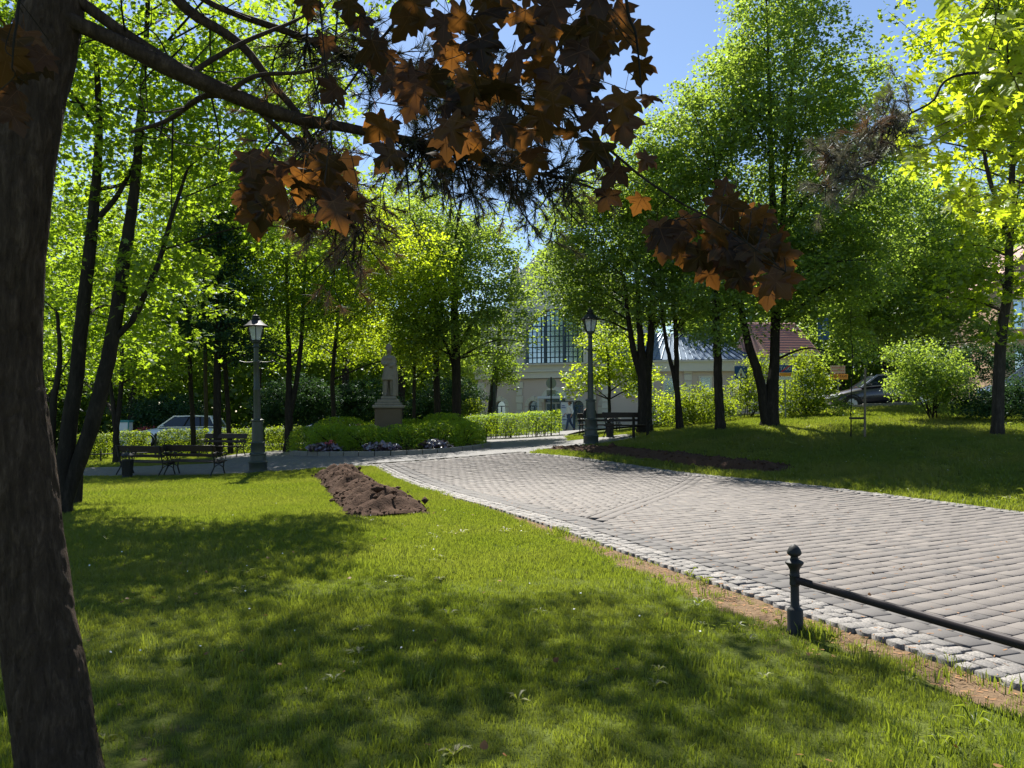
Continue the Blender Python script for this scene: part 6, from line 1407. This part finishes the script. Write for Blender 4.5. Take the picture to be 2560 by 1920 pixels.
# ================================================================== CARS
M['car_glass'] = (lambda t: (t.principled((.02, .028, .04), .05, None, 0, .8), t.m)[1])(NT('car_glass'))
def car_paint(name, col): t = NT(name); t.principled(col, .28, None, .25, .6, Coat_Weight=.8, Coat_Roughness=.06); return t.m
M['paint_silver'] = car_paint('silver_car_paint', (.62, .68, .76)); M['paint_dark'] = car_paint('dark_violet_car_paint', (.035, .03, .05)); M['paint_blue'] = car_paint('blue_car_paint', (.10, .16, .30))
M['chrome'] = mat_plain('wheel_rim', (.45, .46, .48), .3, .8, .05, 5, 0); M['lamp_red'] = mat_plain('red_tail_lamp', (.45, .02, .02), .25, 0, .1, 5, 0); M['lamp_clear'] = mat_plain('clear_head_lamp', (.75, .78, .8), .15, 0, .05, 5, 0)
def car(label, loc, rz, paint, sedan=False, pitch=0, L=4.5):
    """local: -x is the front, z up"""
    root = thing('parked_car', label, 'car', loc, rz); root.rotation_euler = (0, pitch, rz)
    h = L / 2; W = .89
    # stations: x, z bottom, z shoulder, half width at shoulder
    ST = [(-h, .42, .62, .62), (-h + .08, .28, .72, .74), (-h + .35, .24, .82, .84), (-h + .95, .22, .93, W), (-h + 1.35, .22, .99, W), (0, .22, 1.00, W), (h - 1.3, .22, 1.02, W), (h - .6, .24, 1.04, .87), (h - .15, .28, 1.00, .80), (h, .42, .86, .70)]
    V = []; n = 9
    for x, zb, zs, hw in ST:
        for (fy, fz) in ((-.86, 0), (-1, .12), (-1.02, .55), (-.97, .88), (-.80, 1.0), (.80, 1.0), (.97, .88), (1.02, .55), (1, .12), (.86, 0)): V.append((x, fy * hw, zb + fz * (zs - zb) + (.03 * (1 - abs(fy)) if fz == 1 else 0)))
    n = 10; F = [(i * n + k, i * n + (k + 1) % n, (i + 1) * n + (k + 1) % n, (i + 1) * n + k) for i in range(len(ST) - 1) for k in range(n)] + [tuple(range(n)), tuple(range((len(ST) - 1) * n + n - 1, (len(ST) - 1) * n - 1, -1))]
    mb = MB(); mb.add(V, F); me = mb.mesh('body', paint, True); body = link('body', me, root)
    sb_ = body.modifiers.new('soft', 'SUBSURF'); sb_.levels = sb_.render_levels = 1
    # greenhouse: glass block with painted roof and pillars
    fx, rx = -h + 1.30, (h - .75 if sedan else h - .30); r0, r1 = -h + 2.05, (h - 1.35 if sedan else h - .62); zr = 1.44 if sedan else 1.56
    G = [(fx, -.80, .98), (fx, .80, .98), (rx, .78, 1.02), (rx, -.78, 1.02), (r0, -.62, zr), (r0, .62, zr), (r1, .60, zr - .01), (r1, -.60, zr - .01)]
    def sub(a, b, u_): return tuple(a[i] + (b[i] - a[i]) * u_ for i in range(3))
    mb = MB(); mb.add(G, [(0, 3, 7, 4), (1, 5, 6, 2), (0, 4, 5, 1), (3, 2, 6, 7)]); mb.build('window', M['car_glass'], root)
    mb = MB()
    for a, b in ((G[0], G[4]), (G[1], G[5]), (G[3], G[7]), (G[2], G[6])): mb.bar(sub(a, b, -.02), b, .075, .06)
    dk = MB()
    for y_ in (0, 1):
        lo_a, lo_b, hi_a, hi_b = (G[0], G[3], G[4], G[7]) if y_ == 0 else (G[1], G[2], G[5], G[6])
        for u_ in (.44, .74): dk.bar(sub(lo_a, lo_b, u_), sub(hi_a, hi_b, u_ * .96), .07, .05)
        mb.bar(hi_a, hi_b, .08, .05); mb.bar(lo_a, lo_b, .05, .04)
    mb.build('cabin_frame', paint, root); dk.build('door_frame', M['black'], root)
    V = []; 
    for x, hw, z in ((r0 - .06, .60, zr - .015), (r0 + .3, .66, zr + .035), ((r0 + r1) / 2, .67, zr + .06), (r1 - .2, .65, zr + .035), (r1 + .08, .58, zr - .02)):
        for f_ in (-1, -.6, 0, .6, 1): V.append((x, f_ * hw, z - .05 * f_ * f_))
    mb = MB(); mb.add(V, [(i * 5 + k, i * 5 + k + 1, (i + 1) * 5 + k + 1, (i + 1) * 5 + k) for i in range(4) for k in range(4)]); ro = mb.build('roof', paint, root, True); so = ro.modifiers.new('thick', 'SOLIDIFY'); so.thickness = .03
    for sx in (-h + .85, h - .85):
        for sy in (-1, 1):
            mb = MB(); prof_ = [(.20, -.1), (.30, -.1), (.325, -.07), (.325, .07), (.30, .1), (.20, .1)]; mb.lathe(prof_, 22, cap=False); wh = mb.build('wheel', M['black'], root, True, (sx, sy * .80, .325), (math.pi / 2, 0, 0))
            mb = MB(); mb.lathe([(.21, -.085), (.21, .085)], 22); 
            for k in range(5): a_ = 2 * math.pi * k / 5; mb.box((.11 * math.cos(a_), .11 * math.sin(a_), 0), (.2, .05, .19), rz=a_)
            mb.build('rim', M['chrome'], wh, True)
            mb = MB(); aa = np.linspace(-.15, math.pi + .15, 14); mb.tube(np.c_[sx + .37 * np.cos(aa), 0 * aa + sy * .885, .325 + .37 * np.sin(aa)], .028, 6); mb.build('wheel_arch', M['black'], root)
    for sy in (-1, 1):
        mb = MB(); mb.box((-h + .20, sy * .66, .70), (.30, .26, .13), bev=.04, rz=sy * .35); mb.build('headlight', M['lamp_clear'], root)
        mb = MB(); mb.box((h - .10, sy * .68, .90), (.16, .22, .20), bev=.04); mb.build('tail_light', M['lamp_red'], root)
        mb = MB(); mb.box((fx + .32, sy * .98, 1.06), (.12, .18, .12), bev=.04); mb.build('mirror', paint, root)
    for x in (fx + .45, .35):
        for sy in (-1, 1): mb = MB(); mb.box((x + .55, sy * .905, .84), (.18, .03, .03)); mb.build('door_handle', M['black'], root)
    return root
car('silver-white estate car behind the hedge on the left street', (-17.3, 40.5, Hf(-17.3, 40.5) + .2), rad(0), M['paint_silver'], False, 0, 4.55)
xx = (2205 - 1280) / FPX * 33.4
car('dark violet car facing down the road behind the round shrub', (xx, 33.4, float(road_z(xx, 33.4)) + .02), rad(-8), M['paint_dark'], True, -rad(4.5), 4.6)
xx = (2590 - 1280) / FPX * 32.6
car('blue-grey car parked farther up the road at the right edge', (xx, 32.4, float(road_z(xx, 32.4)) + .02), rad(-8), M['paint_blue'], False, -rad(4), 4.4)
# two more vehicles half hidden on the far street, and the white booth
car('dark blue car far behind the statue hedge', (-12.4 + 1.0, 47.5, Hf(-11, 47.5) + .05), rad(0), M['paint_blue'], True, 0, 4.3)
p = gpt(316, 41.0); bo = thing('white_booth', 'white box cabinet with a teal top edge left of the white car', 'booth', p)
mb = MB(); mb.box((0, 0, .75), (.50, .5, 1.6), bev=.02); mb.build('body', M['white'], bo); M['teal'] = mat_plain('teal_paint', (.03, .22, .24), .5, 0, .1, 5, 0); mb = MB(); mb.box((0, 0, 1.6), (.54, .54, .12)); mb.box((.27, -.27, .8), (.05, .05, 1.6)); mb.build('top', M['teal'], bo)

# ================================================================== SIGNS
M['sign_blue'] = mat_plain('sign_blue', (.01, .07, .30), .45, 0, .05, 5, 0); M['sign_grey'] = mat_plain('sign_back_grey', (.22, .25, .26), .6, .3, .1, 8, 0); M['sign_orange'] = mat_plain('sign_orange', (.80, .33, .04), .5, 0, .05, 5, 0); M['sign_red'] = mat_plain('sign_red', (.60, .03, .04), .5, 0, .05, 5, 0); M['sign_dark'] = mat_plain('sign_lettering', (.10, .03, .01), .6, 0, .05, 5, 0)
def text(parent, name, body, size, loc, mat, thick=.006):
    cu = bpy.data.curves.new(name, 'FONT'); cu.body = body; cu.size = size; cu.align_x = 'CENTER'; cu.align_y = 'CENTER'; cu.extrude = thick; cu.resolution_u = 3
    o = bpy.data.objects.new(name, cu); COL.objects.link(o); dg = bpy.context.evaluated_depsgraph_get(); me = bpy.data.meshes.new_from_object(o.evaluated_get(dg)); bpy.data.objects.remove(o); me.materials.clear(); me.materials.append(mat)
    return link(name, me, parent, loc, (math.pi / 2, 0, 0))
def pole(parent, h, rr=.03): mb = MB(); mb.tube([(0, 0, -.2), (0, 0, h)], rr, 8); return mb.build('pole', M['sign_grey'], parent, True)
# round sign seen from behind, by the hedge end
p = gpt(1378, 36.6); sg = thing('road_sign', 'round road sign with a lower plate seen from behind by the hedge', 'sign', p); zc = 1.55 + (1035 - 958) / FPX * 36.6 - p[2]
mb = MB(); mb.tube([(0, 0, -.2), (0, 0, zc + .30)], .035, 10); mb.build('pole', M['iron'], sg, True); mb = MB(); mb.lathe([(.235, 0), (.25, .006), (.25, .016)], 28); mb.build('disc', M['sign_grey'], sg, True, (0, .05, zc), (math.pi / 2, 0, 0)); mb = MB(); mb.box((0, .05, zc - .42), (.44, .02, .22), bev=.008); mb.build('plate', M['sign_grey'], sg)
# information board with a pale poster
p = gpt(1417, 48.0); ib = thing('poster_board', 'tall pale poster board beside the station entrance', 'sign', p, rad(-12)); mb = MB(); mb.box((-.42, 0, .95), (.07, .07, 2.1)); mb.box((.42, 0, .95), (.07, .07, 2.1)); mb.box((0, 0, 1.98), (.9, .07, .06)); mb.build('frame', M['frame_blue'], ib); mb = MB(); mb.box((0, 0, 1.25), (.78, .03, 1.4)); mb.build('panel', M['white'], ib)
mb = MB()
for z, x, w_ in ((1.72, -.22, .18), (1.6, -.2, .25), (1.05, -.2, .2), (.85, -.15, .3)): mb.box((x, -.02, z), (w_, .008, .05))
mb.build('print', M['sign_blue'], ib)
# parking sign
p = gpt(2060, 29.8); ps = thing('parking_sign', 'blue parking sign with a white P high on a green pole', 'sign', p); zc = 1.55 + (1035 - 822) / FPX * 29.8 - p[2]; pole(ps, zc + .4)
mb = MB(); mb.box((0, -.05, zc), (.44, .02, .84), bev=.008); mb.build('panel', M['sign_blue'], ps); text(ps, 'letter', 'P', .52, (.05, -.065, zc + .02), M['white'])
# blue crossing sign and the smaller blue sign left of it
p = gpt(1852, 31.2); cs_ = thing('crossing_sign', 'blue square sign with a white triangle between the lime trunks', 'sign', p); zc = 1.55 + (1035 - 931) / FPX * 31.2 - p[2]; pole(cs_, zc + .3)
mb = MB(); mb.box((0, -.05, zc), (.52, .02, .52), bev=.008); mb.build('panel', M['sign_blue'], cs_); mb = MB(); mb.prism([(-.2, zc - .18), (.2, zc - .18), (0, zc + .19)], -.07, -.062); mb.build('triangle', M['white'], cs_)
mb = MB(); mb.prism([(-.05, zc - .14), (.0, zc + .02), (.05, zc - .14)], -.077, -.071); mb.lathe([(.001, 0), (.025, .02), (.001, .05)], 8, (0, -.076, zc + .03)); mb.build('walking_figure', M['sign_dark'], cs_)
# taxi sign crossed out
p = gpt(1963, 28.2); ts = thing('taxi_sign', 'blue taxi sign crossed by a red bar above small plates', 'sign', p); zc = 1.55 + (1035 - 922) / FPX * 28.2 - p[2]; pole(ts, zc + .2)
mb = MB(); mb.box((0, -.05, zc), (.50, .02, .27), bev=.006); mb.build('panel', M['sign_blue'], ts); text(ts, 'lettering', 'TAXI', .19, (0, -.064, zc), M['white'], .003)
mb = MB(); mb.bar((-.15, -.07, zc - .11), (.17, -.07, zc + .12), .004, .04); mb.build('red_bar', M['sign_red'], ts); mb = MB(); mb.box((0, -.05, zc - .21), (.42, .02, .13)); mb.build('plate', M['sign_orange'], ts); mb = MB(); mb.box((0, -.05, zc - .35), (.42, .02, .10)); mb.build('plate', M['white'], ts)
# orange taxi advert
p = gpt(2096, 36.0); p[2] = float(road_z(p[0], 36)); ad = thing('taxi_advert_sign', 'orange taxi advert board with a pale number panel over it', 'sign', p); zc = 1.55 + (1035 - 942) / FPX * 36 - p[2]; pole(ad, zc + .4)
mb = MB(); mb.box((.02, -.05, zc), (.84, .03, .24), bev=.006); mb.build('panel', M['sign_orange'], ad); text(ad, 'lettering', 'TELE TAXI', .15, (.03, -.069, zc + .01), M['sign_dark'], .003)
mb = MB(); mb.box((-.02, -.05, zc + .34), (.68, .03, .36), bev=.006); M['sign_beige'] = mat_plain('sign_beige', (.55, .42, .34), .6, 0, .05, 5, 0); mb.build('number_panel', M['sign_beige'], ad); mb = MB()
for j in range(2):
    for k in range(6): mb.box((-.27 + k * .1, -.068, zc + .42 - j * .14), (.055, .006, .035))
mb.build('print', M['sign_red'], ad)

# ================================================================== PEOPLE
M['skin'] = mat_plain('skin', (.45, .27, .19), .6, 0, .06, 8, 0); M['hair'] = mat_plain('dark_hair', (.03, .02, .015), .6, 0, .1, 20, 0); M['hair_grey'] = mat_plain('brown_hair', (.09, .055, .035), .6, 0, .1, 20, 0); M['shirt_white'] = mat_plain('white_shirt', (.70, .73, .78), .8, 0, .05, 6, .1); M['jeans'] = mat_plain('blue_jeans', (.06, .09, .17), .85, 0, .15, 12, .1); M['cloth_dark'] = mat_plain('dark_cloth', (.02, .02, .024), .85, 0, .15, 10, .1)
def hand(side, wrist, d):
    """five short bent finger chains from the palm"""
    V = [wrist, wrist + d * .09]; E = [(0, 1)]; R = [.026, .03]
    up = np.array([side, 0, 0.])
    for k in range(4):
        b = wrist + d * .09 + np.cross(d, up) * (k - 1.5) * .02; L_ = (.06, .07, .068, .052)[k]; i = len(V); V += [b, b + d * L_ * .5, b + d * L_ + np.array([0, -.012, 0])]; E += [(1, i), (i, i + 1), (i + 1, i + 2)]; R += [.010, .009, .008]
    b = wrist + d * .03 + np.cross(d, up) * -.035; i = len(V); V += [b, b + d * .045 + np.cross(d, up) * -.015]; E += [(0, i), (i, i + 1)]; R += [.012, .009]
    return V, E, R
def person(label, loc, rz, walk, top, bottom, hairm):
    root = thing('person', label, 'person', loc, rz)
    if walk:   # mid-stride, facing -x
        hip, kn1, an1, to1, kn2, an2, to2 = (0, 0, .93), (-.14, -.09, .52), (-.22, -.09, .09), (-.38, -.09, .03), (.06, .09, .52), (.30, .09, .14), (.20, .09, .03); el1, wr1, el2, wr2 = (.14, -.24, 1.14), (.04, -.26, .92), (-.10, .24, 1.14), (-.24, .24, .96); dz = 0
    else:      # seated, facing -y turned by rz
        hip, kn1, an1, to1, kn2, an2, to2 = (0, 0, .52), (-.46, -.12, .50), (-.44, -.12, .09), (-.60, -.12, .03), (-.46, .12, .50), (-.48, .12, .09), (-.64, .12, .03); el1, wr1, el2, wr2 = (-.04, -.25, .74), (-.26, -.14, .64), (-.04, .25, .74), (-.26, .14, .64); dz = -.41
    s0, s1, s2, nk, hd, tp_ = [(-.01 if walk else -.02, 0, z + dz) for z in (1.05, 1.25, 1.40, 1.52, 1.62, 1.70)]; l1, r1 = (0, -.19, 1.42 + dz), (0, .19, 1.42 + dz)
    h1, h2 = (hip[0], -.09, hip[2] - .04), (hip[0], .09, hip[2] - .04)
    V = [hip, s0, s1, s2, nk, hd, tp_, l1, el1, wr1, r1, el2, wr2, h1, kn1, an1, to1, h2, kn2, an2, to2, (hd[0] - .11, 0, hd[2] - .01)]; E = [(0, 1), (1, 2), (2, 3), (3, 4), (4, 5), (5, 6), (3, 7), (7, 8), (8, 9), (3, 10), (10, 11), (11, 12), (0, 13), (13, 14), (14, 15), (15, 16), (0, 17), (17, 18), (18, 19), (19, 20), (5, 21)]
    R = [.13, .125, .14, .11, .055, .092, .075, .065, .047, .032, .065, .047, .032, .095, .06, .042, .035, .095, .06, .042, .035, .018]
    for side, el, wr, iw in ((-1, el1, wr1, 9), (1, el2, wr2, 12)):
        d = np.array(wr) - np.array(el); d /= np.linalg.norm(d); hv, he, hr = hand(side, np.array(wr, float), d); o_ = len(V); V += hv[1:]; R += hr[1:]; E += [(iw if a == 0 else o_ + a - 1, o_ + b - 1) for a, b in he]
    link('body', skin_mesh('body', V, E, R, M['skin'], 1), root)
    tv = [hip, s0, s1, s2, l1, el1, tuple(np.array(el1) * .25 + np.array(wr1) * .75), r1, el2, tuple(np.array(el2) * .25 + np.array(wr2) * .75), tuple(np.array(s2) + (0, 0, .07))]
    link('jacket', skin_mesh('jacket', tv, [(0, 1), (1, 2), (2, 3), (3, 4), (4, 5), (5, 6), (3, 7), (7, 8), (8, 9), (3, 10)], [.158, .15, .165, .13, .085, .066, .052, .085, .066, .052, .075], top, 2), root)
    pv = [hip, h1, kn1, an1, h2, kn2, an2]; link('trousers', skin_mesh('trousers', pv, [(0, 1), (1, 2), (2, 3), (0, 4), (4, 5), (5, 6)], [.148, .115, .08, .06, .115, .08, .06], bottom, 2), root)
    sv = [tuple(np.array(an1) - (0, 0, .03)), to1]; 
    for a_, t_ in ((an1, to1), (an2, to2)): link('shoe', skin_mesh('shoe', [tuple(np.array(a_) + (.03, 0, -.03)), t_], [(0, 1)], [.055, .045], M['black'], 1), root)
    link('hair', skin_mesh('hair', [(hd[0] + .015, 0, hd[2] + .02), (hd[0] + .02, 0, hd[2] + .09), (hd[0] + .055, 0, hd[2] - .04)], [(0, 1), (0, 2)], [.098, .07, .075], hairm, 2), root)
p = gpt(1424, 45.0); person('walking person in a white shirt and blue jeans by the poster board', (p[0], p[1], Hf(p[0], p[1]) + .01), rad(10), True, M['shirt_white'], M['jeans'], M['hair_grey'])
bq = [o for o in S.objects if o.get('label', '').startswith('bench on the right where')][0]; d_ = Matrix.Rotation(rad(190), 3, 'Z') @ Vector((.42, .06, 0))
person('seated person in dark clothes on the bench behind the right lamp', tuple(bq.location + d_ + Vector((0, 0, .0))), rad(190 - 90), False, M['cloth_dark'], M['cloth_dark'], M['hair'])

# ================================================================== FAR WOODLAND
def woodland(label, arcs, n, size, mat, seed):
    r = np.random.default_rng(seed); P = []
    for (a0, a1, R0, R1, h0, h1) in arcs:
        m = int(n * (a1 - a0) / sum(q[1] - q[0] for q in arcs)); a = np.radians(r.uniform(a0, a1, m)); Rr = r.uniform(R0, R1, m); x, y = Rr * np.sin(a), Rr * np.cos(a); top_ = h0 + (h1 - h0) * fbm(np.degrees(a) + 200, Rr * .2, .14, seed)
        P.append(np.stack([x, y, H(x, y) + top_ * r.random(m) ** .8], 1))
    P = np.vstack(P); V, F, T = leaf_arrays(P, r.normal(0, .8, P.shape) + (0, 0, .7), size * r.uniform(.6, 1.3, len(P)), KITE, r); tag(link('woodland', mesh_np('woodland', V, [F], M[mat], False, T)), label, kind='stuff')
woodland('far belt of trees closing the view behind the park on the left', [(-46, -2, 56, 70, 6, 13)], 90000, .45, 'leaf_lime', 701)
woodland('far belt of trees closing the view behind the houses on the right', [(12, 46, 64, 80, 6, 15)], 60000, .5, 'leaf_lime', 702)
